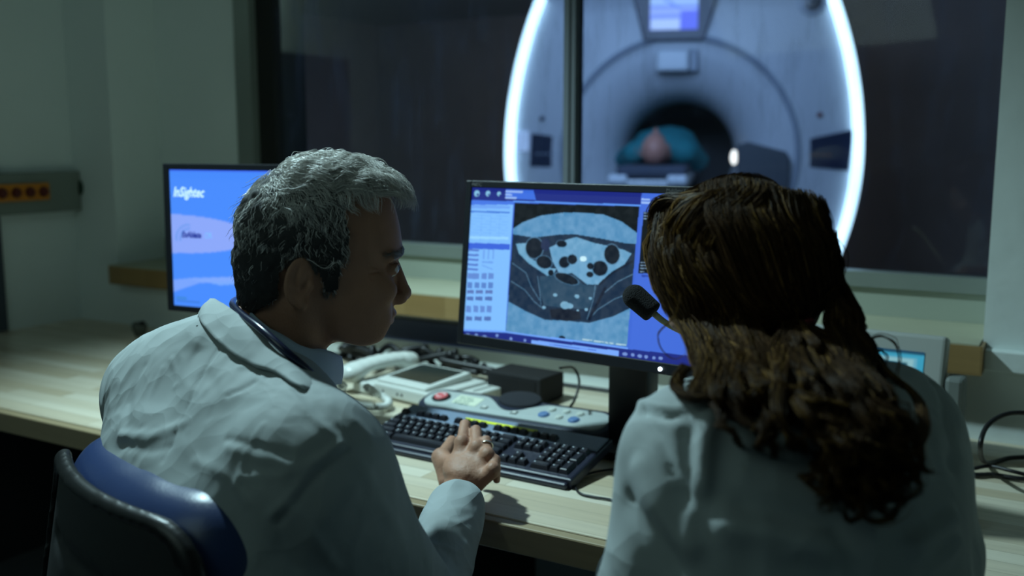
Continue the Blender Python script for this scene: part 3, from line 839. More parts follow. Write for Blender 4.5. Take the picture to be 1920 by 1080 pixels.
for x, y, r_, m_ in ((.085, .020, .0085, rb), (.119, .020, .0085, rb), (.152, .018, .0085, rb), (.115, -.008, .0085, rb), (.078, -.006, .0115, bb), (.150, -.010, .0115, bb)):
    bm = bmesh.new(); cyl(bm, (x, y, -.001), (x, y, .0012), r_ * 1.12, n=28); cyl(bm, (x, y, .001), (x, y, .0042), r_, r_ * .85, n=28, bev=.001); bm.transform(tP)
    o = bobj('button', bm, m_, op, smooth=True)
    if m_ is bb: o['label'] = 'blue round button'

# ================================================================== TELEPHONE
fl, frr_, bk = onz(707, 706, .80), onz(804, 727, .80), onz(765, 682, .80)
tyaw = math.atan2(frr_[1] - fl[1], frr_[0] - fl[0]) - math.radians(0)
tel = thing('telephone', 'white desk telephone with dark display and corded handset', 'telephone', (fl[0], fl[1], .75), (0, 0, tyaw))
wp = M['white_plastic']
bm = bmesh.new(); box(bm, (.098, .085, .021), (.206, .185, .034), bev=.006); box(bm, (.195, .13, .016), (.11, .125, .028), bev=.005)
bobj('body', bm, wp, tel)
Td = Matrix.Translation((.083, .078, .0465)) @ Matrix.Rotation(math.radians(4), 4, 'X')
bm = bmesh.new(); box(bm, (0, 0, -.004), (.170, .160, .020), bev=.005); bm.transform(Td); dh = bobj('display_housing', bm, wp, tel)
bm = bmesh.new(); box(bm, (0, .008, .0064), (.140, .118, .0016)); bm.transform(Td); bobj('display', bm, M['dark_glass'], dh)
bm = bmesh.new()
for x in (.028, .078, .093): box(bm, (x, -.0078, .020), (.006, .001, .005))
bobj('jack_holes', bm, M['black'], tel)
bm = bmesh.new(); box(bm, (.225, .145, .031), (.004, .09, .002)); bobj('groove', bm, M['grey_plastic'], tel)
bm = bmesh.new(); box(bm, (-.040, .080, .017), (.075, .185, .028), bev=.006); bobj('cradle', bm, wp, tel)
# handset: curved bar with two thicker ends, resting over the cradle
inv = Matrix.Rotation(-tyaw, 3, 'Z')
hb = at(652, 707, 2.33); hf = at(735, 683, 2.52)
L0 = np.array(inv @ Vector(hb - np.array(tel.location))); L1 = np.array(inv @ Vector(hf - np.array(tel.location)))
L0 = np.array([-.082, -.020, .054]); L1 = np.array([-.052, .165, .062])
D = (L1 - L0)
F = Field((-.15, -.10, .01), (.03, .23, .12), .003)
n_ = 9
pts = [L0 + D * k / (n_ - 1) + np.array([0, 0, .008 * math.sin(math.pi * k / (n_ - 1))]) for k in range(n_)]
for i_ in range(n_ - 1): F.add(s_ecap(F.p, pts[i_], pts[i_ + 1], .0150, .0150, (1, 0, 0), 1.6), .010)
F.add(s_ell(F.p, L0 + np.array([0, .012, -.010]), (.028, .032, .019)), .02); F.add(s_ell(F.p, L1 + np.array([0, -.012, -.010]), (.027, .029, .020)), .012)
V, Fc = F.mesh(); V = relax(V, Fc, 2); me = meshdata('handset', V, Fc); link('handset', me, wp, tel)
def coil(name, pts, r_c, r_w, turns, m, parent=None, base=None, n=900, k=6):
    c = spline(pts, n)
    if base is not None: c = c - np.asarray(base)
    T = np.gradient(c, axis=0); T /= np.linalg.norm(T, axis=1, keepdims=True)
    A = np.cross(T, [0, 0, 1.0]); A /= np.linalg.norm(A, axis=1, keepdims=True); B = np.cross(T, A)
    an = np.linspace(0, turns * 2 * math.pi, n)[:, None]
    P = c + r_c * (np.cos(an) * A + np.sin(an) * B)
    V, F_ = tubes(P[None], np.full((1, n), r_w), k); return link(name, meshdata(name, V, F_), m, parent)
cp = [at(643, 722, 2.285), onz(640, 738, .77), onz(648, 752, .766), onz(680, 762, .764), onz(722, 762, .764), onz(728, 752, .766), onz(708, 738, .775), at(688, 727, 2.37)]
invm = Matrix.Rotation(-tyaw, 4, 'Z') @ Matrix.Translation(-Vector(tel.location))
co = coil('coiled_cord', cp, .0068, .0030, 58, wp, None, n=1500); co.data.transform(invm); co.parent = tel

# ================================================================== SMALL THINGS ON THE WORKTOP
def dline(y0, y1): pass
# pale upright unit behind the man's chin
t = thing('charging_stand', 'small pale upright plastic unit next to the telephone handset', 'desk unit', tuple(onz(615, 722, .75)))
bm = bmesh.new(); box(bm, (0, 0.01, .0375), (.035, .05, .075), rot=(math.radians(-8), 0, .5), bev=.010, seg=3); bobj('body', bm, mat('bluish_white_plastic', (0.45, 0.55, 0.6), .4), t)
bm = bmesh.new(); box(bm, (0, .01, .006), (.05, .06, .012), rot=(0, 0, .5), bev=.003); bobj('base', bm, M['grey_plastic'], t)
# black power unit and speaker box under the monitor
t = thing('black_box', 'black boxy device behind the telephone, left of monitor stand', 'box', (-1.165, 2.052, .75), (0, 0, -.1))
bm = bmesh.new(); box(bm, (0, 0, .034), (.16, .10, .064), bev=.004); bobj('case', bm, mat('matt_black', (.004, .004, .005), .8), t)
bm = bmesh.new(); box(bm, (0, -.0505, .034), (.13, .002, .045)); bobj('front_grille', bm, M['black_soft'], t)
# heap of black cables behind the telephone
random.seed(3)
def heap(name, label, c, sx, sy, sz, n_, r_, group=None):
    P = []
    for i_ in range(n_):
        P.append((c[0] + random.uniform(-sx, sx), c[1] + random.uniform(-sy, sy), c[2] + r_ + random.uniform(0, sz)))
    o = tube_obj(name, P, r_, M['cable'], n=n_ * 12, k=8); props(o, label, 'cable', group); return o
for i_, (x, y, sx, n_) in enumerate(((-1.70, 2.08, .07, 8), (-1.60, 2.12, .08, 9), (-1.48, 2.13, .06, 8), (-1.37, 2.13, .07, 9))):
    heap('tangled_cable', ('tangled black cable at the left end of the heap, behind the white handset', 'tangled black cable in the heap behind the telephone display', 'tangled black cable in the heap at the right of the telephone', 'tangled black cable at the right end of the heap, beside the black box')[i_], (x, y, .752), sx * 1.15, .030, .062, n_ + 5, .0085, 'tangled cables behind the telephone')
o = tube_obj('signal_cable', [onz(1050, 690, .90), at(1075, 690, 2.38), at(1086, 715, 2.36), at(1078, 748, 2.33), onz(1068, 765, .80)], .0028, M['cable']); o.location.y += 0
props(o, 'thin black cable hanging below the scan monitor', 'cable')
t = props(tube_obj('wall_cable', [(-1.9, 2.18, .757), (-1.7, 2.20, .757), (-1.0, 2.19, .757), (-0.5, 2.20, .757), (-.2, 2.19, .757)], .005, M['cable']), 'black cable lying along the foot of the window wall', 'cable')
# small grey knob-like pot far left
p = onz(263, 630, .75)
t = thing('desk_pot', 'small dark grey pot on the worktop left of blue-screen monitor', 'pot', tuple(p))
bm = bmesh.new(); cyl(bm, (0, 0, 0), (0, 0, .032), .015, .026, n=24, bev=.003); cyl(bm, (0, 0, .032), (.002, 0, .040), .026, .022, n=24, bev=.003)
bobj('body', bm, mat('pot_grey', (0.085, 0.095, 0.075), .6, var=.2), t, smooth=True)
bm = bmesh.new(); cyl(bm, (0.01, 0, .038), (.016, 0, .047), .009, n=16, bev=.002); bobj('knob', bm, M['black'], t, smooth=True)
# looped cable right
pts = [(-.235, 2.13, .756), onz(1815, 886, .756), onz(1860, 890, .756), onz(1925, 898, .757), onz(1990, 890, .757), onz(1960, 862, .757), onz(1900, 858, .757), onz(1850, 868, .76), at(1838, 840, 1.93), at(1850, 800, 1.95), at(1885, 777, 1.97), at(1930, 775, 1.97), at(1980, 790, 1.95), onz(2030, 860, .757)]
o = tube_obj('looped_cable', pts, .0045, M['cable'], n=160); props(o, 'thick black cable standing in a loop on the right of the worktop', 'cable')
pts = [(-.215, 2.09, .755), onz(1810, 878, .755), onz(1855, 874, .7635), onz(1900, 884, .765), onz(1960, 900, .757), onz(2040, 925, .756)]
o = tube_obj('looped_cable', pts, .0036, M['cable'], n=80); props(o, 'thinner black cable lying flat beneath the standing loop', 'cable')

# ================================================================== INTERCOM CONSOLE WITH GOOSENECK MICROPHONE
pt = ony(1500, 595, 1.99); pr = ony(1768, 627, 1.99)
iw = np.linalg.norm(pr - pt)
ic = thing('intercom_console', 'grey touchscreen console with black-tipped gooseneck microphone behind the woman', 'console', ((pt[0] + pr[0]) / 2, 1.99, .75), (0, 0, math.radians(-3)))
RI = Matrix.Translation((0, 0, .012)) @ Matrix.Rotation(math.radians(-14), 4, 'X')
ih = .240
bm = bmesh.new(); box(bm, (0, .022, ih / 2), (iw, .042, ih), bev=.008, seg=3); bm.transform(RI); ho = bobj('housing', bm, M['grey_plastic'], ic)
bm = bmesh.new(); box(bm, (0, .045, ih / 2 - .01), (iw - .02, .03, ih - .04), bev=.006); bm.transform(RI); bobj('back_shell', bm, M['black'], ic)
bm = bmesh.new(); box(bm, (iw / 2 + .020, .060, .085), (.034, .05, .170), bev=.008); bobj('side_holder', bm, mat('holder_grey', (0.16, 0.18, 0.17), .5), ic)
S3 = Pic(90, 60, lin(60, 170, 205))
S3.rect(0, 0, 1, .05, lin(20, 70, 100)); S3.rect(.05, .10, .93, .34, lin(110, 185, 210)); S3.rect(.52, .12, .90, .30, lin(150, 205, 215)); S3.rect(.57, .16, .84, .26, lin(30, 90, 110))
S3.rect(.08, .14, .4, .20, lin(190, 215, 225)); S3.rect(.05, .45, .93, .7, lin(90, 180, 205)); S3.rect(.05, .78, .93, .93, lin(90, 180, 205)); S3.blur(1)
S3.display('touchscreen', iw - .072, .145, screen_mat('console_picture', .75), ic, RI @ Matrix.Translation((-.002, -.0006, ih / 2 + .012)))
bm = bmesh.new(); box(bm, (0, .015, .004), (iw + .02, .12, .008), bev=.003); bobj('foot_plate', bm, M['black'], ic)
icm = (Matrix.Translation(Vector(ic.location)) @ ic.rotation_euler.to_matrix().to_4x4()).inverted()
gp = [at(1224, 586, 1.64), at(1245, 603, 1.63), at(1275, 620, 1.63), at(1312, 629, 1.64), at(1370, 640, 1.68), at(1450, 670, 1.74), at(1530, 700, 1.80), at(1580, 730, 1.85), ]
gp.append(np.array([gp[-1][0] + .02, 1.965, .80]))
go = tube_obj('microphone_neck', gp, [.0052, .0042, .0042, .0050, .006], mat('beige_gooseneck', (0.36, 0.36, 0.22), .35), None, n=90, k=12); go.data.transform(icm); go.parent = ic
a_ = at(1190, 556, 1.65); b_ = at(1222, 584, 1.64)
F = Field(np.minimum(a_, b_) - .05, np.maximum(a_, b_) + .05, .0022)
F.add(s_cap(F.p, a_, b_, .0185, .0172)); F.cut(-((F.p - b_) @ ((b_ - a_) / np.linalg.norm(b_ - a_)).astype(np.float32) - .004) * -1 * -1, .004)
V, Fc = F.mesh(); V = relax(V, Fc, 2)
o = link('microphone_foam', meshdata('microphone_foam', V, Fc), M['black_soft'], go); o.data.transform(icm)

# ================================================================== THE SCANNER IN THE FAR ROOM
MC = at(1270, 292, 6.9); MD = MC[:2] / np.linalg.norm(MC[:2]); myaw = math.atan2(-MD[0], MD[1]) + math.radians(-3)
KS = 6.9 * .9125 / FPX          # metres per photo pixel at the scanner
def mp_(x, y): return ((x - 1270) * KS, -(y - 292) * KS)    # front-face coordinates of a feature
sc = thing('mri_scanner', 'white ring-shaped scanner with glowing curved light strips behind the glass', 'scanner', (MC[0], MC[1], 0), (0, 0, myaw))
zc = MC[2]
shell = mat('scanner_shell', (0.50, 0.53, 0.58), 0.38, var=.04, vscale=2)
shell2 = mat('scanner_ring_grey', (0.26, 0.30, 0.37), 0.4)
# outline of the front cover: two arcs bulging at bore height, cut flat at the floor and top
def arcx(z): return (336 - 62 * (min(abs(z), 1.4) / (262 * KS)) ** 2 * (.78 if z > 0 else 1.1)) * KS
zs_ = np.linspace(-zc + .06, 1.02, 26)
out = [(arcx(z_), z_) for z_ in zs_] + [(-arcx(z_), z_) for z_ in zs_[::-1]]
Rb, Ro = 103 * KS, 213 * KS
# face: annular sheet between outline and ring, then flared funnel into the bore (revolved profile)
nA = 96; an = np.linspace(0, 2 * math.pi, nA, endpoint=False)
def outline_r(a):
    d = np.array([math.cos(a), math.sin(a)]); best = 9
    for i in range(len(out)):
        p, q_ = np.array(out[i]), np.array(out[(i + 1) % len(out)]); e = q_ - p
        den = d[0] * e[1] - d[1] * e[0]
        if abs(den) < 1e-9: continue
        t_ = (p[0] * e[1] - p[1] * e[0]) / den; s_ = (p[0] * d[1] - p[1] * d[0]) / den
        if t_ > 0 and -1e-6 <= s_ <= 1 + 1e-6: best = min(best, t_)
    return best
oR = np.array([outline_r(a) for a in an])
prof = [('o', 1.0, 1.55), ('o', 1.0, .12), ('o', .985, .05), ('o', .95, .015)]
rings = []
for r_, y_ in ((1.0, 1.55), (1.0, .14), (.988, .06), (.95, .02)): rings.append((oR * r_, y_))
for k in range(1, 5): rings.append((oR * .95 * (1 - k / 4) + (Ro + .035) * k / 4, .02 - .03 * k / 4))
V = []; 
for R_, y_ in rings: V += [(R_[i] * math.cos(an[i]), y_, R_[i] * math.sin(an[i])) for i in range(nA)]
V = np.array(V) + [0, 0, zc]
n_r = len(rings); I = np.arange(n_r * nA).reshape(n_r, nA)
F_ = np.stack([I[:-1], np.roll(I[:-1], -1, 1), np.roll(I[1:], -1, 1), I[1:]], -1).reshape(-1, 4)
link('cover', meshdata('cover', V, F_), shell, sc)
def revolve(name, prof, m, parent, n=96, hole=None):
    V = []
    for r_, y_ in prof: V += [(r_ * math.cos(a), y_, zc + r_ * math.sin(a)) for a in np.linspace(0, 2 * math.pi, n, endpoint=False)]
    I = np.arange(len(prof) * n).reshape(len(prof), n)
    F_ = np.stack([I[:-1], np.roll(I[:-1], -1, 1), np.roll(I[1:], -1, 1), I[1:]], -1).reshape(-1, 4)
    return link(name, meshdata(name, V, F_), m, parent)
revolve('trim_ring', [(Ro + .036, -.008), (Ro + .034, -.020), (Ro + .018, -.026), (Ro + .002, -.020), (Ro, .0)], shell2, sc)
fun = [(Ro, .0), (Ro - .01, .005)] + [(Rb + (Ro - .02 - Rb) * (1 - math.sin(t_ * math.pi / 2)) , .01 + .42 * (t_ ** 2.2)) for t_ in np.linspace(0.02, 1, 16)]
revolve('funnel', fun, shell, sc)
revolve('bore', [(Rb, .43), (Rb, 1.5)], mat('bore_liner', (0.12, 0.13, 0.10), 0.5), sc)
bm = bmesh.new(); prism(bm, out, 0, .02); bm.transform(Matrix.Translation((0, 1.56, zc)) @ Matrix.Rotation(math.pi / 2, 4, 'X')); bobj('rear_cover', bm, mat('rear_shell', (.12, .12, .12), .6), sc)
# light strips
led = mat('light_strip', (1, 1, 1), emit=(0.50, 0.80, 1.0), estr=2.3)
for s_ in (-1, 1):
    zz = np.linspace(-.95, 1.0, 50)
    P = np.stack([s_ * np.array([arcx(z_) - .047 for z_ in zz]), np.full(50, .0), zz + zc], 1)
    V, F_ = tubes(P[None], np.full((1, 50), .034), 12); link('light_strip', meshdata('light_strip', V, F_), led, sc)
# console over the bore
bm = bmesh.new()
pts = [mp_(1180, -12), mp_(1204, 82), mp_(1314, 82), mp_(1340, -12)]; pts = [(a, b) for a, b in pts]
prism(bm, pts + [(pts[-1][0] + .03, pts[-1][1] + .28), (pts[0][0] - .03, pts[0][1] + .28)], 0, .07, bev=.008)
bm.transform(Matrix.Translation((0, 0.03, zc)) @ Matrix.Rotation(math.pi / 2, 4, 'X')); ch = bobj('display_housing', bm, mat('navy_housing', (0.012, 0.018, 0.045), 0.35), sc)
S4 = Pic(80, 64, lin(110, 140, 255)); S4.rect(0, .0, 1, .35, lin(150, 190, 255)); S4.rect(0, .42, .95, .6, lin(140, 170, 255)); S4.rect(0.02, .7, .62, .98, lin(170, 200, 255)); S4.rect(.64, .5, 1, 1, lin(80, 95, 245)); S4.line([(.3, .2), (.62, .42)], .02, lin(70, 110, 240)); S4.blur(2)
x0, z1 = mp_(1215, -4); x1, z0 = mp_(1302, 63)
S4.display('display', x1 - x0, z1 - z0, screen_mat('scanner_display', 1.0), ch, Matrix.Translation(((x0 + x1) / 2, -.0425, zc + (z0 + z1) / 2)))
# small coil housing below it
x0, z1 = mp_(1228, 98); x1, z0 = mp_(1300, 138)
bm = bmesh.new(); box(bm, ((x0 + x1) / 2 - .02, -.01, zc + (z0 + z1) / 2), (x1 - x0 - .04, .13, z1 - z0), bev=.018, seg=3); cb_ = bobj('sensor_box', bm, mat('pale_box', (.55, .6, .66), .3), sc)
bm = bmesh.new(); box(bm, (x1 - .015, .02, zc + (z0 + z1) / 2), (.055, .09, z1 - z0), bev=.01); bobj('sensor_box_side', bm, shell2, cb_)
# control pads either side
dark = mat('dark_pad', (0.012, 0.02, 0.05), 0.3)
for (xa, ya_, xb, yb), nm in (((988, 250, 1046, 316), 0), ((1496, 250, 1584, 318), 1)):
    p0 = mp_(xa, ya_); p1 = mp_(xb, yb)
    sh_ = .035 if nm else -.02
    bm = bmesh.new(); prism(bm, [(p0[0], p1[1] + (.02 if nm else .01)), (p1[0] - .02, p1[1] - .0), (p1[0], p0[1] + (.02 if nm else -.02)), (p0[0] + .01, p0[1] - (.04 if nm else 0))], 0, .035, bev=.006)
    bm.transform(Matrix.Translation((0, .03, zc)) @ Matrix.Rotation(math.pi / 2, 4, 'X')); pad = bobj('control_pad', bm, dark, sc)
    bm = bmesh.new()
    for k in range(4): box(bm, (p0[0] + .05 + .035 * k, -.0065, zc + (p0[1] + p1[1]) / 2 - .02), (.018, .003, .012))
    bobj('pad_buttons', bm, mat('pad_amber', (.25, .10, .04), .4) if nm else shell2, pad)
p0 = mp_(960, 246); p1 = mp_(985, 284)
bm = bmesh.new(); box(bm, ((p0[0] + p1[0]) / 2, .0, zc + (p0[1] + p1[1]) / 2), (p1[0] - p0[0], .03, p0[1] - p1[1]), bev=.006); bobj('lit_key_pad', bm, mat('lit_pad', (.5, .6, .7), emit=(.35, .5, .8), estr=.55), sc)
for x_, y_, r_, m_ in ((1012, 222, .018, dark), (1523, 218, .018, mat('red_knob', (.12, .01, .01), .4)), (1503, 18, .062, dark)):
    a_, b_ = mp_(x_, y_); bm = bmesh.new(); cyl(bm, (a_, .03, zc + b_), (a_, -.012, zc + b_), r_, r_ * .9, n=28, bev=.004)
    kn = bobj('round_knob', bm, m_, sc, smooth=True)
    if r_ > .03:
        bm = bmesh.new(); cyl(bm, (a_, .03, zc + b_), (a_, -.006, zc + b_), r_ * 1.45, r_ * 1.4, n=32, bev=.004); bobj('camera_collar', bm, shell2, sc, smooth=True)
a_, b_ = mp_(1374, 295)
bm = bmesh.new(); ball(bm, (a_, .10, zc + b_), .022, (1, .6, 2.1)); bobj('marker_lamp', bm, mat('marker_lamp', (1, 1, .9), emit=(1, .97, .85), estr=1.6), sc, smooth=True)
# dark grey slab low on the right of the funnel
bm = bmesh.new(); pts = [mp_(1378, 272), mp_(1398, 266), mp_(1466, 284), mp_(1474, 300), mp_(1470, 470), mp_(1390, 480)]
prism(bm, pts, 0, .16, bev=.012); bm.transform(Matrix.Translation((0, .10, zc)) @ Matrix.Rotation(math.pi / 2, 4, 'X')); bobj('dark_slab', bm, mat('dark_slab_grey', (.055, .065, .08), .5), sc)

# patient table
tb = thing('patient_table', 'sliding scanner table with white rails and dark pad under the patient', 'table', (MC[0], MC[1], 0), (0, 0, myaw))
xt, zt = mp_(1230, 332); zt += zc
bm = bmesh.new(); box(bm, (xt, .35, zt - .02), (.44, 2.0, .05), bev=.012); bobj('cradle', bm, mat('table_white', (.55, .58, .62), .4), tb)
for dx in (-.17, .17):
    bm = bmesh.new(); box(bm, (xt + dx, .32, zt + .005), (.115, 2.0, .055), bev=.016, seg=3); bobj('rail', bm, mat('table_white2', (.6, .64, .7), .35), tb)
bm = bmesh.new(); box(bm, (xt + .02, .34, zt + .05), (.40, 1.95, .065), bev=.022, seg=3); bobj('pad', bm, mat('dark_pad_foam', (.05, .06, .09), .8), tb)
bm = bmesh.new(); box(bm, (xt, -.1, (zt - .1) / 2), (.34, .95, zt - .1), bev=.03); bobj('pedestal', bm, shell, tb)

# patient: seen from the crown of the head, lying on the back in a teal gown
pa = thing('person', 'person lying on the back inside the scanner in a teal gown', 'person', (MC[0], MC[1], 0), (0, 0, myaw))
hz = zt + .185; hx = xt + .015
skin2 = mat('patient_skin', (0.48, 0.22, 0.17), 0.5, var=.08)
F = Field((hx - .34, -.62, zt + .05), (hx + .36, 1.5, zt + .50), .012)
p = F.p
F.add(s_ell(p, (hx, -.34, hz - .012), (.078, .100, .094)))                       # skull, crown towards the window
F.add(s_ell(p, (hx, -.25, hz + .028), (.060, .085, .066)), .04)                  # face
F.add(s_ell(p, (hx, -.235, hz + .105), (.014, .03, .022)), .02)                  # nose
F.add(s_ell(p, (hx, -.15, hz + .02), (.035, .035, .04)), .03)                    # chin
for s_ in (-1, 1): F.add(s_ell(p, (hx + s_ * .078, -.25, hz), (.012, .02, .032)), .01)
F.add(s_cap(p, (hx, -.20, hz - .03), (hx, -.05, hz - .04), .058), .03)
F.add(s_ell(p, (hx, .22, hz - .03), (.17, .30, .10)), .05); F.add(s_ell(p, (hx, .6, hz - .03), (.15, .25, .10)), .06)
for s_ in (-1, 1):
    F.add(s_cap(p, (hx + s_ * .155, 0, hz - .03), (hx + s_ * .225, .28, hz - .05), .05, .042), .04)
    F.add(s_cap(p, (hx + s_ * .225, .28, hz - .05), (hx + s_ * .17, .55, hz - .03), .04, .03), .02)
    F.add(s_cap(p, (hx + s_ * .09, .7, hz - .04), (hx + s_ * .10, 1.4, hz - .06), .08, .06), .05)
V, Fc = F.mesh(); V = relax(V, Fc, 2); link('body', meshdata('body', V, Fc), skin2, pa)
F = Field((hx - .40, -.12, zt + .03), (hx + .42, 1.5, zt + .60), .012); p = F.p
F.add(s_ell(p, (hx + .03, .20, hz - .0), (.22, .26, .135))); F.add(s_ell(p, (hx, .65, hz - .02), (.20, .35, .13)), .08)
for s_ in (-1, 1):
    F.add(s_cap(p, (hx + s_ * .16, .02, hz - .035), (hx + s_ * .245, .24, hz - .08), .075, .07), .06)
    F.add(s_cap(p, (hx + s_ * .10, .8, hz - .04), (hx + s_ * .10, 1.4, hz - .06), .09, .08), .06)
F.cut(s_cap(p, (hx, -.3, hz - .03), (hx, .02, hz - .03), .066), .01)
V, Fc = F.mesh(); V = relax(V, Fc, 2)
N = vnormals(V, Fc); V = V + N * (fbm(V * np.array([9, 5, 9]), 3) * .012)[:, None]
g_ = link('gown', meshdata('gown', V, Fc), mat('teal_gown', (0.015, 0.20, 0.23), 0.8, var=.15), pa)

# ================================================================== PEOPLE
def proj(P):
    v = np.asarray(P, float) - EYE; d = v @ _f
    return np.stack([960 + FPX * (v @ _r) / d, 540 - FPX * (v @ _u) / d, d], -1)

def pick(V, N, pts):
    """points of a surface under the given photo points (nearest facing vertex)"""
    s = proj(V); face = ((V - EYE) * N).sum(1) < 0; out = []
    for x, y in pts:
        dd = np.hypot(s[:, 0] - x, s[:, 1] - y) + np.where(face, 0, 1e4) + s[:, 2] * 6
        out.append(V[np.argmin(dd)])
    return out

def crease(V, N, px_pts, amp, wid):
    P = np.array(pick(V, N, px_pts)); P = spline(P, max(6, 4 * len(P)))
    d = polydist(V, P)
    return V + N * (amp * np.exp(-(d / wid) ** 2))[:, None]

def cloth_noise(V, N, scale, amp, stretch=(1, 1, 1), ridged=True, seed=0.0):
    q_ = V * np.array(stretch) * scale + seed
    wv = np.stack([vnoise(q_ * .5 + 5), vnoise(q_ * .5 + 11), vnoise(q_ * .5 + 19)], -1)
    n_ = vnoise(q_ + wv * 1.2)
    if ridged: n_ = (1 - np.abs(n_) * 2.2)
    return V + N * (amp * n_)[:, None]

def polysd(poly, res=220, pad=.05):
    """signed distance of a closed 2-D outline on a grid + bilinear sampler"""
    poly = np.asarray(poly); lo = poly.min(0) - pad; hi = poly.max(0) + pad
    xs = np.linspace(lo[0], hi[0], res); ys = np.linspace(lo[1], hi[1], res)
    X, Y = np.meshgrid(xs, ys, indexing='ij'); d = np.full(X.shape, 9.0); ins = np.zeros(X.shape, bool)
    n = len(poly)
    for i in range(n):
        a = poly[i]; b = poly[(i + 1) % n]; e = b - a
        t_ = np.clip(((X - a[0]) * e[0] + (Y - a[1]) * e[1]) / (e @ e + 1e-12), 0, 1)
        d = np.minimum(d, np.hypot(X - a[0] - t_ * e[0], Y - a[1] - t_ * e[1]))
        if a[1] != b[1]:
            c = ((a[1] > Y) != (b[1] > Y)) & (X < (b[0] - a[0]) * (Y - a[1]) / (b[1] - a[1]) + a[0]); ins ^= c
    d = np.where(ins, -d, d)
    for _ in range(3):
        p_ = np.pad(d, 1, 'edge'); d = (p_[:-2, 1:-1] + p_[2:, 1:-1] + p_[1:-1, :-2] + p_[1:-1, 2:] + 4 * d) / 8
    def f(u, v):
        a = np.clip((u - lo[0]) / (hi[0] - lo[0]) * (res - 1), 0, res - 1.001); b = np.clip((v - lo[1]) / (hi[1] - lo[1]) * (res - 1), 0, res - 1.001)
        i = a.astype(int); j = b.astype(int); fa = a - i; fb = b - j
        return (d[i, j] * (1 - fa) + d[i + 1, j] * fa) * (1 - fb) + (d[i, j + 1] * (1 - fa) + d[i + 1, j + 1] * fa) * fb
    return f

def inpoly(poly, X, Y):
    ins = np.zeros(X.shape, bool); n = len(poly)
    for i in range(n):
        x0, y0 = poly[i]; x1, y1 = poly[(i + 1) % n]
        if y0 != y1: ins ^= ((y0 > Y) != (y1 > Y)) & (X < (x1 - x0) * (Y - y0) / (y1 - y0) + x0)
    return ins

def closed_spline(P, n):
    P = np.asarray(P, float); m = len(P); t = np.linspace(0, m, n, endpoint=False); i = t.astype(int); f = (t - i)[:, None]
    a, b, c, d = P[(i - 1) % m], P[i % m], P[(i + 1) % m], P[(i + 2) % m]
    return 0.5 * ((2 * b) + (-a + c) * f + (2 * a - 5 * b + 4 * c - d) * f ** 2 + (-a + 3 * b - 3 * c + d) * f ** 3)

def ribbon(name, A, B, m, parent, n=60, rows=8, bulge=0.0, thick=0.0025, noise=0.0, base=None, roll=0.0, centre=None):
    """cloth band between two space curves, with thickness"""
    A = spline(A, n); B = spline(B, n); V = []
    for j in range(rows):
        t_ = j / (rows - 1); V.append(A * (1 - t_) + B * t_)
    V = np.array(V)
    I = np.arange(n * rows).reshape(rows, n)
    F_ = np.stack([I[:-1, :-1], I[1:, :-1], I[1:, 1:], I[:-1, 1:]], -1).reshape(-1, 4)
    Vf = V.reshape(-1, 3); N = vnormals(Vf, F_)
    if centre is not None:
        sg = np.sign(((Vf - centre) * N).sum()); N = N * sg
    bl = np.repeat(np.sin(np.linspace(0, 1, rows) * math.pi), n)
    Vf = Vf + N * (bl * bulge)[:, None]
    if noise: Vf = Vf + N * (fbm(Vf * 22, 3) * noise)[:, None]
    k = len(Vf); V2 = np.vstack([Vf + N * thick / 2, Vf - N * thick / 2])
    F2 = [F_, F_[:, ::-1] + k]
    rim = np.concatenate([I[0, :], I[1:, -1], I[-1, -2::-1], I[-2:0:-1, 0]])
    r2 = np.roll(rim, -1); F2.append(np.stack([rim, r2, r2 + k, rim + k], 1))
    if base is not None: V2 = V2 - base
    return link(name, meshdata(name, V2, np.vstack(F2)), m, parent)

def strands(name, P, R, C, m, parent, k=3, base=None):
    N_, S_, _ = P.shape
    V, F_ = tubes(P, R, k)
    if base is not None: V = V - base
    me = meshdata(name, V, F_); cc = np.repeat(np.repeat(C[:, None], S_, 1).reshape(-1, 3), k, 0)
    vcol(me, 'strand', cc)
    return link(name, me, m, parent)

def hair_mat(name, rough=.42, spec=.5):
    m = mat(name, (.2, .2, .2), rough, spec=spec, attr='strand')
    m.node_tree.nodes['Principled BSDF'].inputs['Anisotropic'].default_value = .5
    return m

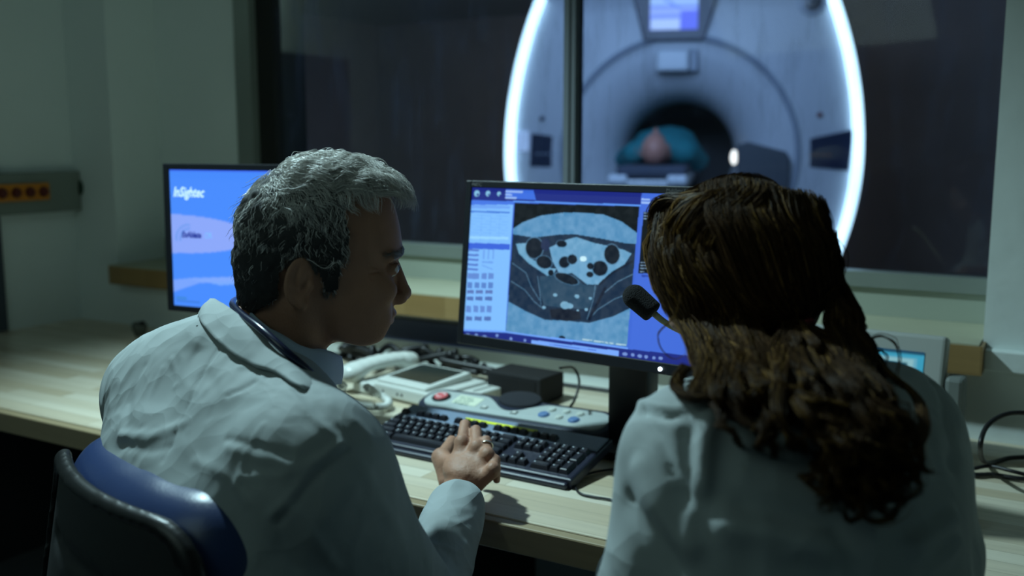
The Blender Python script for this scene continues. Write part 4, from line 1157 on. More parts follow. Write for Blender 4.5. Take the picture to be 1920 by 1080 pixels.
skin = mat('weathered_skin', (0.37, 0.19, 0.118), 0.58, var=.16, vscale=38, bump=.12, bscale=380)
skin.node_tree.nodes['Principled BSDF'].inputs['Subsurface Weight'].default_value = .15
skin.node_tree.nodes['Principled BSDF'].inputs['Subsurface Radius'].default_value = (.012, .005, .003)
def cotton(name, col, s1, dist):
    m = mat(name, col, .78, var=.03, vscale=10)
    nt = m.node_tree; b = nt.nodes['Principled BSDF']; tc = nd(nt, 'ShaderNodeTexCoord')
    ns = nd(nt, 'ShaderNodeTexNoise'); ns.inputs['Scale'].default_value = s1 * .7; nt.links.new(tc.outputs['Object'], ns.inputs['Vector'])
    ad = nd(nt, 'ShaderNodeMix', data_type='VECTOR'); ad.inputs[0].default_value = .10
    nt.links.new(tc.outputs['Object'], ad.inputs[4]); nt.links.new(ns.outputs['Color'], ad.inputs[5])
    h = None
    for sc_, w_ in ((s1, 1.0), (s1 * 2.3, .35)):
        vo = nd(nt, 'ShaderNodeTexVoronoi'); vo.inputs['Scale'].default_value = sc_; nt.links.new(ad.outputs[1], vo.inputs['Vector'])
        mu = nd(nt, 'ShaderNodeMath', operation='MULTIPLY'); mu.inputs[1].default_value = w_; nt.links.new(vo.outputs['Distance'], mu.inputs[0])
        if h is None: h = mu.outputs[0]
        else:
            a_ = nd(nt, 'ShaderNodeMath', operation='ADD'); nt.links.new(h, a_.inputs[0]); nt.links.new(mu.outputs[0], a_.inputs[1]); h = a_.outputs[0]
    bp = nd(nt, 'ShaderNodeBump'); bp.inputs['Strength'].default_value = .9; bp.inputs['Distance'].default_value = dist
    nt.links.new(h, bp.inputs['Height']); nt.links.new(bp.outputs[0], b.inputs['Normal'])
    return m
coat_m = cotton('white_coat_cotton', (0.33, 0.37, 0.37), 10, .011)
coat_m2 = cotton('white_coat_cotton_worn', (0.48, 0.53, 0.53), 8, .016)
shirt_m = mat('pale_blue_shirt', (0.40, 0.50, 0.62), 0.75, bump=.08, bscale=900)
trouser_m = mat('dark_trousers', (0.02, 0.022, 0.03), 0.85, var=.2)
shoe_m = mat('black_shoe', (0.012, 0.012, 0.012), 0.35)

# ------------------------------------------------------------------ the grey-haired man
HD = 1.46; kpx = HD * .9125 / FPX
HC = at(600, 470, HD)
a12 = math.radians(12)
hy = RH * math.cos(a12) + FH * math.sin(a12); hx = -RH * math.sin(a12) + FH * math.cos(a12); hz_ = np.array([0, 0, 1.0])
HR = np.stack([hx, hy, hz_], 1)
def hp(px, py, x=0.0):    # head-local point from a profile position and a sideways offset
    return np.array([x, (px - 600) * kpx / math.cos(a12), -(py - 470) * kpx])
mbase = np.array([*(at(430, 900, 1.30)[:2]), 0.0])
man = thing('person', 'grey-haired man in white lab coat seen from behind, hand on the keyboard', 'person', tuple(mbase))

profile = [(457, 443), (461, 400), (482, 362), (530, 326), (590, 307), (650, 307), (697, 325), (722, 352), (737, 388), (745, 420), (749, 452), (746, 474), (738, 494), (735, 520), (734, 550), (731, 574), (733, 590), (727, 600), (727, 608), (716, 618), (715, 632), (702, 645), (676, 648), (640, 641), (612, 650), (590, 690), (575, 740), (420, 740), (435, 660), (449, 600), (457, 563), (453, 520), (450, 480)]
pl_ = np.array([hp(*p_)[1:] for p_ in profile]); pl_ = closed_spline(pl_, 160)
psd = polysd(pl_)
F = Field((-.11, -.135, -.19), (.11, .135, .14), .0020); p = F.p
d2 = psd(p[..., 1], p[..., 2])
pz = p[..., 2]; py = p[..., 1]; ax_ = np.abs(p[..., 0])
W = np.interp(pz, [-.19, -.15, -.125, -.105, -.075, -.03, .02, .07, .13], [.060, .056, .050, .054, .062, .070, .0765, .077, .074])
W = W * np.interp(py, [-.12, -.06, .02, .06, .09, .12], [.97, 1.0, 1.0, .93, .80, .70])
Rr = np.interp(py, [-.08, .0, .06, .1], [.085, .080, .052, .042]).astype(np.float32)
Rr = np.where(pz < -.12, .06, Rr)
tt = np.maximum(1 + d2 / Rr, 0)
g0 = (ax_ / W) ** 2.3 + tt ** 2.3 - 1
F.d = (g0 * .030).astype(np.float32)
add, cut = F.add, F.cut
ps = p.copy(); ps[..., 0] = ax_           # mirrored space
add(s_cap(p, hp(738, 500), hp(751, 551), .0062, .0098), .010)                 # nose ridge
add(s_ell(p, hp(752, 556), (.0105, .0098, .0095)), .006)
add(s_ell(ps, hp(740, 563, .0125), (.0075, .0125, .0085)), .005)              # wings
cut(s_cap(ps, hp(746, 569, .006), hp(740, 566, .007), .0030), .002)           # nostrils
cut(s_ell(ps, hp(733, 500, .033), (.019, .017, .0125)), .014)                 # sockets
add(s_cap(ps, hp(744, 474, .010), hp(722, 476, .050), .0065), .012)           # brow
add(s_ell(ps, hp(698, 538, .050), (.016, .026, .018)), .022)                  # cheekbone
add(s_ell(ps, hp(672, 600, .040), (.015, .035, .030)), .03)
add(s_ell(p, hp(727, 592), (.023, .0085, .0055)), .006); add(s_ell(p, hp(721, 606), (.020, .0090, .0062)), .006)
cut(s_cap(ps, hp(731, 599.5, 0), hp(714, 601, .026), .0014), .0025)
cut(s_cap(ps, hp(737, 570, .021), hp(708, 612, .036), .0016), .008)           # fold beside the mouth
cut(s_cap(ps, hp(719, 612, 0), hp(712, 612, .012), .003), .006)
# lids around the eyeball
add(s_ell(ps, hp(724, 501, .032), (.0150, .0135, .0115)), .003)
cut(s_ell(ps, hp(742, 502, .032), (.0135, .016, .0048)), .0015)
cut(s_ell(ps, hp(724, 501, .032), (.0120, .0120, .0120)), .0)
for dz_ in (7, 13): cut(s_cap(ps, hp(728, 505 + dz_, .024), hp(706, 508 + dz_, .048), .0008), .003)
for k_ in range(3): cut(s_cap(ps, hp(704, 498 + 5 * k_, .056), hp(684, 490 + 14 * k_, .064), .0008), .003)
# ears
er = Matrix.Rotation(math.radians(-10), 3, 'X'); eR = np.array(er) @ np.array(Matrix.Rotation(math.radians(-18), 3, 'Z')).T
ec = hp(560, 513, .079)
add(s_ell(ps, ec, (.0065, .0185, .0315), eR), .004)
cut(s_ell(ps, ec + np.array([.006, .001, .003]), (.0055, .0125, .0235), eR), .003)
add(s_ell(ps, ec + np.array([.0015, .004, .006]), (.0035, .005, .017), eR), .003)
cut(s_ell(ps, ec + np.array([.004, .007, -.007]), (.0055, .0055, .0075), eR), .002)
add(s_ell(ps, ec + np.array([-.001, .0145, -.006]), (.0045, .0045, .0075), eR), .003)
add(s_ell(ps, ec + np.array([.001, .004, -.028]), (.0045, .0065, .0085), eR), .004)
# cords of the neck
add(s_cap(ps, hp(560, 560, .052), hp(560, 720, .030), .016), .02)
cut(p[..., 2] + .185)
V, Fc = F.mesh(); V = relax(V, Fc, 2, .4)
Vh = V @ HR.T + HC
hcx = lambda *pts: [(400 + x * .4073, 260 + y * .4073) for x, y in pts]
for pts, am, wi_ in ((((680, 445), (740, 426), (800, 412), (846, 408)), -.0016, .0020), (((690, 476), (750, 452), (815, 438), (848, 436)), -.0018, .0020),
                     (((705, 508), (765, 482), (825, 462), (850, 461)), -.0019, .0020), (((725, 540), (780, 508), (838, 488)), -.0015, .0020),
                     (((685, 461), (745, 440), (810, 425), (846, 422)), .0011, .0024), (((698, 492), (757, 467), (820, 450), (848, 448)), .0012, .0024), (((715, 524), (772, 495), (832, 475)), .0011, .0024),
                     (((690, 600), (720, 585), (745, 590)), -.0009, .0020), (((700, 630), (730, 640), (760, 632)), -.0010, .0022), (((740, 830), (718, 860), (712, 890)), -.0010, .0025), (((815, 765), (775, 800), (745, 840)), -.0010, .0026)):
    Vh = crease(Vh, vnormals(Vh, Fc), hcx(*pts), am, wi_)
V = (Vh - HC) @ HR
headV, headF = V.copy(), Fc.copy(); headN = vnormals(V, Fc)

# right hand: fine field of its own, continuous into the forearm
Wr = onz(860, 925, .782)
J = {}
Mi, Mm, Mr, Mp = onz(866, 828, .856), onz(894, 838, .853), onz(914, 852, .846), onz(924, 878, .832)
Pi, Pm, Pr, Pp = onz(872, 797, .870), onz(892, 808, .866), onz(911, 827, .859), onz(929, 862, .838)
fd = np.array([-.35, .94, 0.0])
def tail(P0, l1, l2, s_): 
    a_ = P0 + fd * l1 * .45 * s_ + np.array([0, 0, -l1 * .88]); b_ = a_ + fd * l2 * .05 + np.array([0, 0, -l2]); return a_, b_
El = at(790, 1165, 1.36)
lo = np.array([-1.02, 1.18, .62]); hi = np.array([-.78, 1.50, .90])
F = Field(lo, hi, .0019); p = F.p
F.add(s_cap(p, El, Wr, .050, .0285))
sd = (Mp - Mi) / np.linalg.norm(Mp - Mi)
F.add(s_ecap(p, Wr, Wr * .55 + (Mi + Mp) / 2 * .45, .021, .020, sd, 1.5), .012)
for M_, r_ in ((Mi, .0135), (Mm, .0138), (Mr, .0130), (Mp, .0120)):
    st = Wr + (M_ - Wr) * .22 + np.array([0, 0, -.004]); F.add(s_cap(p, st, M_ + np.array([0, 0, -.005]), .0150, r_), .013)
ft = []
for M_, P_, l1, l2, r_ in ((Mi, Pi, .026, .024, .0093), (Mm, Pm, .029, .025, .0096), (Mr, Pr, .027, .024, .0090), (Mp, Pp, .020, .021, .0078)):
    D_, T_ = tail(P_, l1, l2, 1.0); ft.append(T_)
    F.add(s_cap(p, M_ + np.array([0, 0, -.004]), P_, r_ * 1.12, r_ * 1.06), .005)
    F.add(s_ell(p, M_ + np.array([0, 0, .001]), (r_ * 1.2,) * 3), .006)
    F.add(s_cap(p, P_, D_, r_ * 1.04, r_ * .93), .002); F.add(s_cap(p, D_, T_, r_ * .93, r_ * .82), .002)
th = [onz(842, 903, .782), onz(827, 858, .812), onz(846, 830, .812), onz(857, 812, .802)]
F.add(s_cap(p, th[0], th[1], .0185, .0140), .016); F.add(s_cap(p, th[1], th[2], .0125, .0108), .005); F.add(s_cap(p, th[2], th[3], .0108, .0088), .003)
F.add(s_cap(p, th[1], (Mi + Wr) / 2, .010, .014), .02)
F.add(s_ell(p, Wr * .42 + (Mi + Mr) * .29 + [0, 0, -.004], (.038, .040, .021)), .012)
F.add(s_ell(p, Wr * .40 + Mi * .45 + th[1] * .15 + [0, 0, -.006], (.020, .026, .018)), .014)
# tendons
for M_ in (Mi, Mm, Mr): F.add(s_cap(p, M_ + np.array([0, 0, .0045]), Wr * .6 + M_ * .4 + np.array([0, 0, .012]), .0035, .002), .008)
V, Fc = F.mesh(); V = relax(V, Fc, 2, .5); N = vnormals(V, Fc)
V = V + N * (fbm(V * 170, 2) * .0003)[:, None]
handV, handF = V, Fc

# hidden trunk and far arm, coarse
LS, RS = at(318, 738, 1.60), at(585, 885, 1.23)
NB0 = at(462, 672, 1.44)
PV = at(430, 1300, 1.19); PV[2] = .63
ShC = (LS + RS) / 2; shd = (RS - LS) / np.linalg.norm(RS - LS); shd2 = np.array([shd[0], shd[1], 0]); shd2 /= np.linalg.norm(shd2)
fwdM = np.array([-shd2[1], shd2[0], 0.0])
LEl = at(290, 915, 1.68); LWr = LEl + fwdM * .20 + shd2 * .10 + np.array([0, 0, -.02])
F = Field((-1.6, .55, .45), (-.6, 1.45, 1.25), .010); p = F.p
for k_ in range(4):
    a_ = PV + (ShC - PV) * k_ / 4; b_ = PV + (ShC - PV) * (k_ + 1) / 4
    F.add(s_ecap(p, a_, b_, .095, .098, shd2, 1.45), .05)
F.add(s_cap(p, NB0 + np.array([0, 0, -.06]), NB0 + np.array([0, 0, .02]), .06, .052), .03)
for S_, E_ in ((LS, LEl), (RS, El)): F.add(s_cap(p, S_, E_, .052, .042), .03)
F.add(s_cap(p, LEl, LWr, .04, .028), .02); F.add(s_cap(p, LWr, LWr + fwdM * .08, .026, .02), .02)
F.add(s_cap(p, El, El + (Wr - El) * .8, .042, .033), .02)
V, Fc = F.mesh(); V = relax(V, Fc, 2)
allV = np.vstack([Vh, handV, V]) - mbase; n1, n2 = len(Vh), len(handV)
allF = np.vstack([headF, handF + n1, Fc + n1 + n2])
link('body', meshdata('body', allV, allF), skin, man)
# eyes
for s_ in (-1, 1):
    c_ = hp(724, 501, .032 * s_); c_ = HR @ c_ + HC - mbase
    bm = bmesh.new(); ball(bm, c_, .0118); ey = bobj('eye', bm, mat('eye_white', (.6, .58, .55), .2), man, smooth=True)
    g_ = HR @ np.array([0, .0075, .0008]); bm = bmesh.new(); ball(bm, c_ + g_, .0056, u=16, v=10); bobj('iris', bm, mat('iris_dark', (.03, .02, .012), .15), ey, smooth=True)
# ring on the ring finger
rc = Mr * .38 + Pr * .62; rd = (Pr - Mr) / np.linalg.norm(Pr - Mr)
A_ = np.cross(rd, [0, 0, 1.0]); A_ /= np.linalg.norm(A_); B_ = np.cross(rd, A_)
an_ = np.linspace(0, 2 * math.pi, 40); P_ = rc + .0102 * (np.cos(an_)[:, None] * A_ + np.sin(an_)[:, None] * B_)
V, Fc = tubes(P_[None], np.full((1, 40), .0017), 8); link('finger_ring', meshdata('finger_ring', V - mbase, Fc), mat('ring_metal', (.75, .7, .6), .2, metal=1), man)

# shirt
F = Field((-1.5, .75, .80), (-.75, 1.35, 1.30), .006); p = F.p
neckc = HR @ hp(516, 640) + HC
F.add(s_cap(p, neckc + np.array([0, 0, -.025]), NB0 + (ShC - NB0) * .3, .066, .085))
F.add(s_ecap(p, NB0 + np.array([0, 0, -.05]) + fwdM * .02, ShC + fwdM * .05 + np.array([0, 0, -.08]), .085, .10, shd2, 1.3), .03)
V, Fc = F.mesh(); V = relax(V, Fc, 2); sh = link('shirt', meshdata('shirt', V - mbase, Fc), shirt_m, man)
up_ = [(452, 556, 1.53), (455, 562, 1.475), (478, 592, 1.395), (525, 628, 1.355), (575, 652, 1.365), (612, 657, 1.41), (640, 668, 1.50)]
dn_ = [(440, 585, 1.535), (437, 600, 1.47), (462, 640, 1.38), (515, 680, 1.335), (570, 712, 1.345), (613, 722, 1.395), (640, 720, 1.50)]
ribbon('shirt_collar', [at(*q_) for q_ in up_], [at(*q_) for q_ in dn_], shirt_m, sh, bulge=.003, base=mbase, thick=.0022, centre=neckc, noise=.0012)

# lab coat
F = Field((-1.62, .50, .42), (-.62, 1.42, 1.22), .0038); p = F.p
nseg = 5
spn = spline([PV + np.array([0, 0, -.10]), at(435, 1080, 1.30), at(436, 930, 1.36), at(432, 810, 1.42), at(425, 735, 1.43)], nseg + 1)
ra = [.130, .125, .120, .113, .098, .075]
for k_ in range(nseg): F.add(s_ecap(p, spn[k_], spn[k_ + 1], ra[k_], ra[k_ + 1], shd2, [1.42, 1.42, 1.45, 1.5, 1.45][k_]), .04)
F.add(s_cap(p, LS, at(428, 672, 1.44), .080, .054), .07); F.add(s_cap(p, RS, at(470, 715, 1.40), .088, .056), .06)
F.add(s_ecap(p, at(345, 770, 1.50), at(340, 860, 1.44), .085, .09, shd2, 1.2), .07)
F.add(s_cap(p, at(505, 850, 1.36), at(560, 930, 1.31), .070, .075), .08)
F.add(s_cap(p, LS, LEl, .074, .060), .05)
F.add(s_cap(p, LEl, LWr, .055, .045), .02)
Em = at(752, 1140, 1.325)
F.add(s_cap(p, RS, Em, .086, .066), .035)
F.add(s_cap(p, Em, El, .064, .055), .02)
Wc = at(856, 952, 1.565)
F.add(s_cap(p, El, Wc, .054, .0385), .02)
# the sleeve ends at the cuff; the neck is open
wd = ((Wr - El) / np.linalg.norm(Wr - El))
cuff = Wr - wd * .012
pl = (p - cuff.astype(np.float32)) @ wd.astype(np.float32)
near = np.linalg.norm(p - cuff.astype(np.float32), axis=-1) < .10
F.d = np.where(near, np.maximum(F.d, pl), F.d)
F.cut(np.where(near, s_cap(p, cuff - wd * .05, cuff + wd * .05, .0345), 1), .002)
nd_ = HR @ hp(560, 560) + HC
F.cut(s_cap(p, NB0 + np.array([0.0, 0, -.035]), nd_, .080, .084), .008)
F.cut(s_cap(p, ShC + fwdM * .17 + np.array([0, 0, -.12]), nd_ + fwdM * .05, .03, .065), .01)
V, Fc = F.mesh(); V = relax(V, Fc, 2, .5); N = vnormals(V, Fc)
V = cloth_noise(V, N, 6, .0045, (1, 1, .8), False)
V = cloth_noise(V, N, 13, .0016, (1.3, 1.0, .7), True, 3.1); N = vnormals(V, Fc)
V = cloth_noise(V, N, 30, .0008, (1.0, 1.3, .8), True, 9.7); N = vnormals(V, Fc)
cc = lambda *pts: [(90 + x * .4907, 550 + y * .4907) for x, y in pts]
for pts, am, wi_ in (
    (((655, 215), (590, 310), (540, 420), (500, 510), (460, 590), (440, 640)), -.0042, .0045),
    (((690, 225), (625, 320), (575, 430), (535, 520)), .0020, .008),
    (((870, 290), (930, 390), (1010, 480), (1120, 580)), .0055, .007),
    (((890, 270), (960, 370), (1050, 460), (1150, 560)), -.0030, .007),
    (((1120, 580), (1000, 670), (930, 760), (850, 850)), .0060, .007),
    (((1140, 600), (1020, 700), (950, 790), (870, 880)), -.0045, .008),
    (((470, 250), (490, 350), (530, 430)), .0040, .006),
    (((280, 545), (360, 545), (440, 530), (520, 500)), .0075, .012),
    (((290, 580), (380, 600), (470, 590)), -.0040, .010),
    (((720, 730), (745, 650), (780, 570), (820, 500)), .0045, .006),
    (((680, 560), (800, 590), (930, 630)), -.0060, .007),
    (((690, 590), (800, 625), (920, 660)), .0040, .009),
    (((740, 710), (900, 690), (1000, 650), (1100, 590)), .0050, .008),
    (((690, 390), (750, 360), (800, 330)), -.0050, .006),
    (((810, 335), (850, 350), (890, 375)), .0045, .006),
    (((930, 800), (1010, 920), (1100, 1040)), .0060, .010),
    (((1180, 640), (1230, 720), (1290, 820), (1340, 900)), .0040, .012),
    (((360, 500), (390, 400), (440, 290)), .0035, .008),
    (((300, 480), (320, 380), (370, 280)), -.0035, .010),
    (((560, 640), (680, 700), (760, 800)), .0045, .010),
    (((860, 250), (800, 280), (740, 280)), .0040, .008),
    (((1060, 400), (1150, 480), (1240, 560)), .0030, .012),
    (((600, 300), (640, 380), (620, 470)), -.0030, .012),
    (((880, 860), (900, 960), (950, 1050)), -.0050, .012),
    (((1440, 830), (1540, 880), (1620, 860)), .0025, .006),
    (((1480, 960), (1560, 990), (1600, 960)), .0035, .008),
    (((1460, 900), (1500, 960), (1560, 1040)), -.0030, .008)):
    V = crease(V, N, cc(*pts), am * .42, wi_ * .65)
lc = link('lab_coat', meshdata('lab_coat', V - mbase, Fc), coat_m, man)
coatV, coatF = V, Fc
cu = [(384, 600, 1.56), (392, 566, 1.53), (399, 560, 1.475), (433, 579, 1.40), (482, 619, 1.34), (531, 668, 1.315), (581, 703, 1.325), (611, 722, 1.37)]
cd = [(372, 610, 1.57), (374, 594, 1.53), (383, 612, 1.445), (428, 656, 1.345), (474, 684, 1.285), (520, 700, 1.265), (575, 728, 1.285), (622, 746, 1.345)]
cdp = [at(*q_) for q_ in cd]; pk = pick(V, vnormals(V, Fc), [(a_[0], a_[1]) for a_ in cd])
cdp = [b_ if i_ < 2 else (b_ + (EYE - b_) / np.linalg.norm(EYE - b_) * .008 if np.linalg.norm(b_ - a_) < .12 else a_) for i_, (a_, b_) in enumerate(zip(cdp, pk))]
ribbon('coat_collar', [at(*q_) for q_ in cu], cdp, coat_m, lc, bulge=.004, base=mbase, thick=.003, centre=neckc, noise=.002, n=90, rows=14)
ct = Wc * .35 + cuff * .65
# trousers and shoes (below the worktop)
F = Field((-1.55, .45, .03), (-.55, 1.75, .80), .013); p = F.p
F.add(s_ecap(p, PV + np.array([0, 0, -.04]), PV + np.array([0, 0, .06]), .125, .12, shd2, 1.4))
shoes = []
for s_ in (-1, 1):
    hip = PV + shd2 * .09 * s_ + np.array([0, 0, -.05]); kn = hip + fwdM * .40 + shd2 * .05 * s_ + np.array([0, 0, .01]); ank = kn + fwdM * .06; ank[2] = .10
    F.add(s_cap(p, hip, kn, .085, .060), .04); F.add(s_cap(p, kn, ank, .058, .045), .02); shoes.append(ank)
V, Fc = F.mesh(); V = relax(V, Fc, 2); link('trousers', meshdata('trousers', V - mbase, Fc), trouser_m, man)
for ank in shoes:
    F = Field(ank + [-.16, -.16, -.11], ank + [.16, .26, .04], .008); p = F.p
    F.add(s_cap(p, ank * [1, 1, 0] + [0, 0, .04], ank * [1, 1, 0] + fwdM * .16 + [0, 0, .035], .042, .034)); F.add(s_cap(p, ank * [1, 1, 0] + [0, 0, .05], ank + [0, 0, -.01], .04, .042), .02)
    F.cut(p[..., 2] - .004); V, Fc = F.mesh(); link('shoe', meshdata('shoe', V - mbase, Fc), shoe_m, man)

# stethoscope round the collar
st = thing('stethoscope', 'dark stethoscope tube lying round the collar of the grey-haired man', 'stethoscope', tuple(NB0))
sp_ = [at(560, 610, 1.60), at(500, 575, 1.60), at(452, 562, 1.54), at(437, 570, 1.455), at(452, 589, 1.385), at(490, 618, 1.325), at(535, 658, 1.300), at(575, 693, 1.308), at(607, 725, 1.345), at(640, 770, 1.42), at(650, 840, 1.50)]
tube_obj('tube', sp_, .0052, mat('dark_blue_rubber', (0.012, 0.016, 0.045), .25), st, n=90, base=NB0)
bm = bmesh.new(); e_ = at(650, 845, 1.50) - NB0; cyl(bm, e_, e_ + np.array([0, 0, -.02]), .012, bev=.002); bobj('chest_piece', bm, M['steel'], st, smooth=True)

# hair
hairpoly = [(775, 335), (722, 345), (690, 340), (644, 358), (643, 400), (650, 431), (645, 458), (632, 490), (627, 532), (606, 535), (592, 490), (562, 462), (533, 478), (525, 545), (480, 575), (440, 562), (420, 440), (460, 320), (560, 260), (660, 260), (775, 300)]
hpoly = [tuple(hp(*q_)[1:]) for q_ in hairpoly]
inh = inpoly(hpoly, headV[:, 1], headV[:, 2])
earz = (np.abs(headV[:, 0]) > .083) & (headV[:, 2] < -.005) & (headV[:, 2] > -.07) & (headV[:, 1] > -.05) & (headV[:, 1] < 0)
inh &= ~earz
ccen = hp(590, 430); crad = np.array([.079, .100, .092])
hm = hair_mat('salt_and_pepper_hair', .33, .85); hm2 = mat('hair_base', (.05, .05, .05), .9, attr='strand', spec=.1)
kf = inh[headF].all(1); used = np.unique(headF[kf]); mp__ = -np.ones(len(headV), int); mp__[used] = np.arange(len(used))
cV = headV[used] + headN[used] * (.0045 + .0025 * fbm(headV[used] * 90, 2))[:, None]
me = meshdata('hair', cV @ HR.T + HC - mbase, mp__[headF[kf]])
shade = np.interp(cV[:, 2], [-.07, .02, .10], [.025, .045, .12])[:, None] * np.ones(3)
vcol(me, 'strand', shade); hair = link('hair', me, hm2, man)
def flow_hair(roots, n0, S, L, flow, lift, wavea, wavef, seed, layer):
    Pn = [roots + n0 * .001]; p_ = Pn[0].copy(); st_ = (L / (S - 1))[:, None]
    ph = fbm(roots * 42 + seed, 2)[:, None] * 7 + rng.random((len(roots), 1)) * .9
    ph2 = fbm(roots * 30 + seed + 9, 2)[:, None] * 6
    r0 = (((roots - ccen) / crad) ** 2).sum(1) ** .5
    for s_ in range(1, S):
        t_ = s_ / (S - 1)
        n_ = (p_ - ccen) / crad ** 2; n_ /= np.linalg.norm(n_, axis=1, keepdims=True)
        f_ = flow(p_, t_, roots); f_ = f_ - (f_ * n_).sum(1, keepdims=True) * n_ * .8; f_ /= np.linalg.norm(f_, axis=1, keepdims=True) + 1e-9
        s2 = np.cross(f_, n_)
        d_ = f_ + n_ * (lift[:, None] * (1 - 1.5 * t_)) + s2 * wavea * np.sin(ph + wavef * t_ * 6.28) + n_ * wavea * .45 * np.cos(ph2 + wavef * t_ * 6.28)
        d_ /= np.linalg.norm(d_, axis=1, keepdims=True)
        p_ = p_ + d_ * st_
        r_ = (((p_ - ccen) / crad) ** 2).sum(1) ** .5; need = r0 + layer * min(1, t_ * 2.5)
        fix = np.maximum(need / r_, 1)[:, None]; p_ = ccen + (p_ - ccen) * fix
        Pn.append(p_)
    return np.stack(Pn, 1)
ids = np.where(inh)[0]
NH = 17000
sel = rng.choice(ids, NH); roots = headV[sel] + rng.normal(0, .0009, (NH, 3)); n0 = headN[sel]
topw = np.clip((n0[:, 2] - .30) / .45, 0, 1) * np.clip((roots[:, 1] + .085) / .05, 0, 1); topw = topw * topw * (3 - 2 * topw)
frontw = np.clip((roots[:, 1] - .035) / .05, 0, 1) * topw
back = np.clip((-.02 - roots[:, 2]) / .05, 0, 1)
L = .032 + .034 * topw + .016 * frontw - .014 * back; L *= rng.uniform(.75, 1.15, NH)
side_s = np.sign(roots[:, 0:1] + 1e-6)
def flow(p_, t_, r_):
    tw = topw[:, None]
    sd_ = np.tile(np.array([0, -.15, -1.0]), (len(p_), 1)); sd_[:, 1] += np.where((r_[:, 1] > -.02) & (t_ > .3), .35, -.25) * 1.0
    tp_ = np.tile(np.array([0.0, 1.0, .05]), (len(p_), 1)); tp_[:, 0] = -.25 + .35 * fbm(r_ * 25, 1)
    f_ = sd_ * (1 - tw) + tp_ * tw
    f_[:, 2] -= frontw * max(0, t_ - .55) * 3.4
    f_[:, 1] -= frontw * max(0, t_ - .80) * 4.0
    return f_
P = flow_hair(roots, n0, 12, L, flow, .30 + .60 * topw, .80, 1.25, 2.0, .035 + .10 * topw)
# locks: pull each strand towards its lock's leader
lock = rng.choice(NH, 420, replace=False); dd = ((roots[:, None, :] - roots[None, lock]) ** 2).sum(-1); li = lock[dd.argmin(1)]
cl = (np.linspace(0, 1, 12) ** 1.1 * .62)[None, :, None] * rng.uniform(.5, 1, (NH, 1, 1))
off = P[:, :1] - P[li][:, :1]
P = P * (1 - cl) + (P[li] + off * .35) * cl
stray = rng.random(NH) < .02
P[stray] += (n0[stray] * rng.uniform(.004, .014, (stray.sum(), 1)))[:, None] * (np.linspace(0, 1, 12) ** 1.5)[None, :, None]
rad = np.interp(np.linspace(0, 1, 12), [0, .6, 1], [.00038, .00034, .00012])[None] * rng.uniform(.7, 1.15, (NH, 1))
lightness = np.clip(.14 + .55 * topw + .30 * np.clip(roots[:, 2] / .06, 0, 1) - .04 * back, .06, 1)  # whiter on top: partly natural grey, partly the lamp's highlight put into the colour
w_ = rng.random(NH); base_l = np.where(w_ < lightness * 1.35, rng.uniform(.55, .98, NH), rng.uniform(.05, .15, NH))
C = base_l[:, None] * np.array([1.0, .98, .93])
strands('hair_strands', P @ HR.T + HC, rad, C, hm, hair, base=mbase)
# eyebrows
nb = 420; sx_ = rng.choice([-1, 1], nb); tt_ = rng.random(nb)
eb = np.array([hp(746 - 26 * t__ ** 1.4, 470 + 2 * math.sin(3 * t__) + rng.uniform(-3.0, 3.0) + 3 * t__, s__ * (.012 + .042 * t__)) for t__, s__ in zip(tt_, sx_)])
nn_ = headV; 
from mathutils.kdtree import KDTree
kd = KDTree(len(headV)); [kd.insert(v, i) for i, v in enumerate(headV)]; kd.balance()
er_ = np.array([headV[kd.find(v)[1]] for v in eb]); en = np.array([headN[kd.find(v)[1]] for v in eb])
fl_ = np.stack([sx_ * 1.0, -.4 * np.ones(nb), rng.normal(.12, .25, nb)], 1); fl_ = fl_ - (fl_ * en).sum(1, keepdims=True) * en; fl_ /= np.linalg.norm(fl_, axis=1, keepdims=True)
tq = np.linspace(0, 1, 5)[None, :, None]; Pb = er_[:, None] + fl_[:, None] * tq * .010 + en[:, None] * (.0022 * np.sin(tq * 2.6))
strands('eyebrows', Pb @ HR.T + HC, np.full((nb, 5), .00028), np.tile(np.array([[.16, .145, .13]]), (nb, 1)), hm, man, base=mbase)

# ------------------------------------------------------------------ the man's office chair
pL, pR = at(112, 797, 1.44), at(375, 975, 1.09)
cw = pR - pL; cw[2] = 0; CWD = np.linalg.norm(cw); cw /= CWD; cyaw = math.atan2(cw[1], cw[0])
cf = np.array([-cw[1], cw[0], 0])
co_ = (pL + pR) / 2; ztop = (pL[2] + pR[2]) / 2
ch = thing('office_chair', 'office chair with blue padded back and black shell under the grey-haired man', 'chair', (co_[0], co_[1], 0), (0, 0, cyaw))
blue = mat('blue_leather', (0.020, 0.042, 0.13), 0.36, bump=.04, bscale=260, coat=.08)
blk = mat('chair_black_shell', (0.004, 0.0045, 0.005), 0.38, bump=.05, bscale=300)
def sdbox(p, c, h, r):
    q_ = np.abs(p - np.asarray(c, np.float32)) - (np.asarray(h, np.float32) - r)
    return np.sqrt((np.maximum(q_, 0) ** 2).sum(-1)) + np.minimum(q_.max(-1), 0) - r
def plate(p, cy, ty, hx_, z0, z1, Rc, r):
    x = np.abs(p[..., 0]) - (hx_ - Rc); z = np.abs(p[..., 2] - (z0 + z1) / 2) - ((z1 - z0) / 2 - Rc)
    d2 = np.hypot(np.maximum(x, 0), np.maximum(z, 0)) + np.minimum(np.maximum(x, z), 0) - Rc
    a = d2 + r; b = np.abs(p[..., 1] - cy) - ty + r
    return np.hypot(np.maximum(a, 0), np.maximum(b, 0)) + np.minimum(np.maximum(a, b), 0) - r
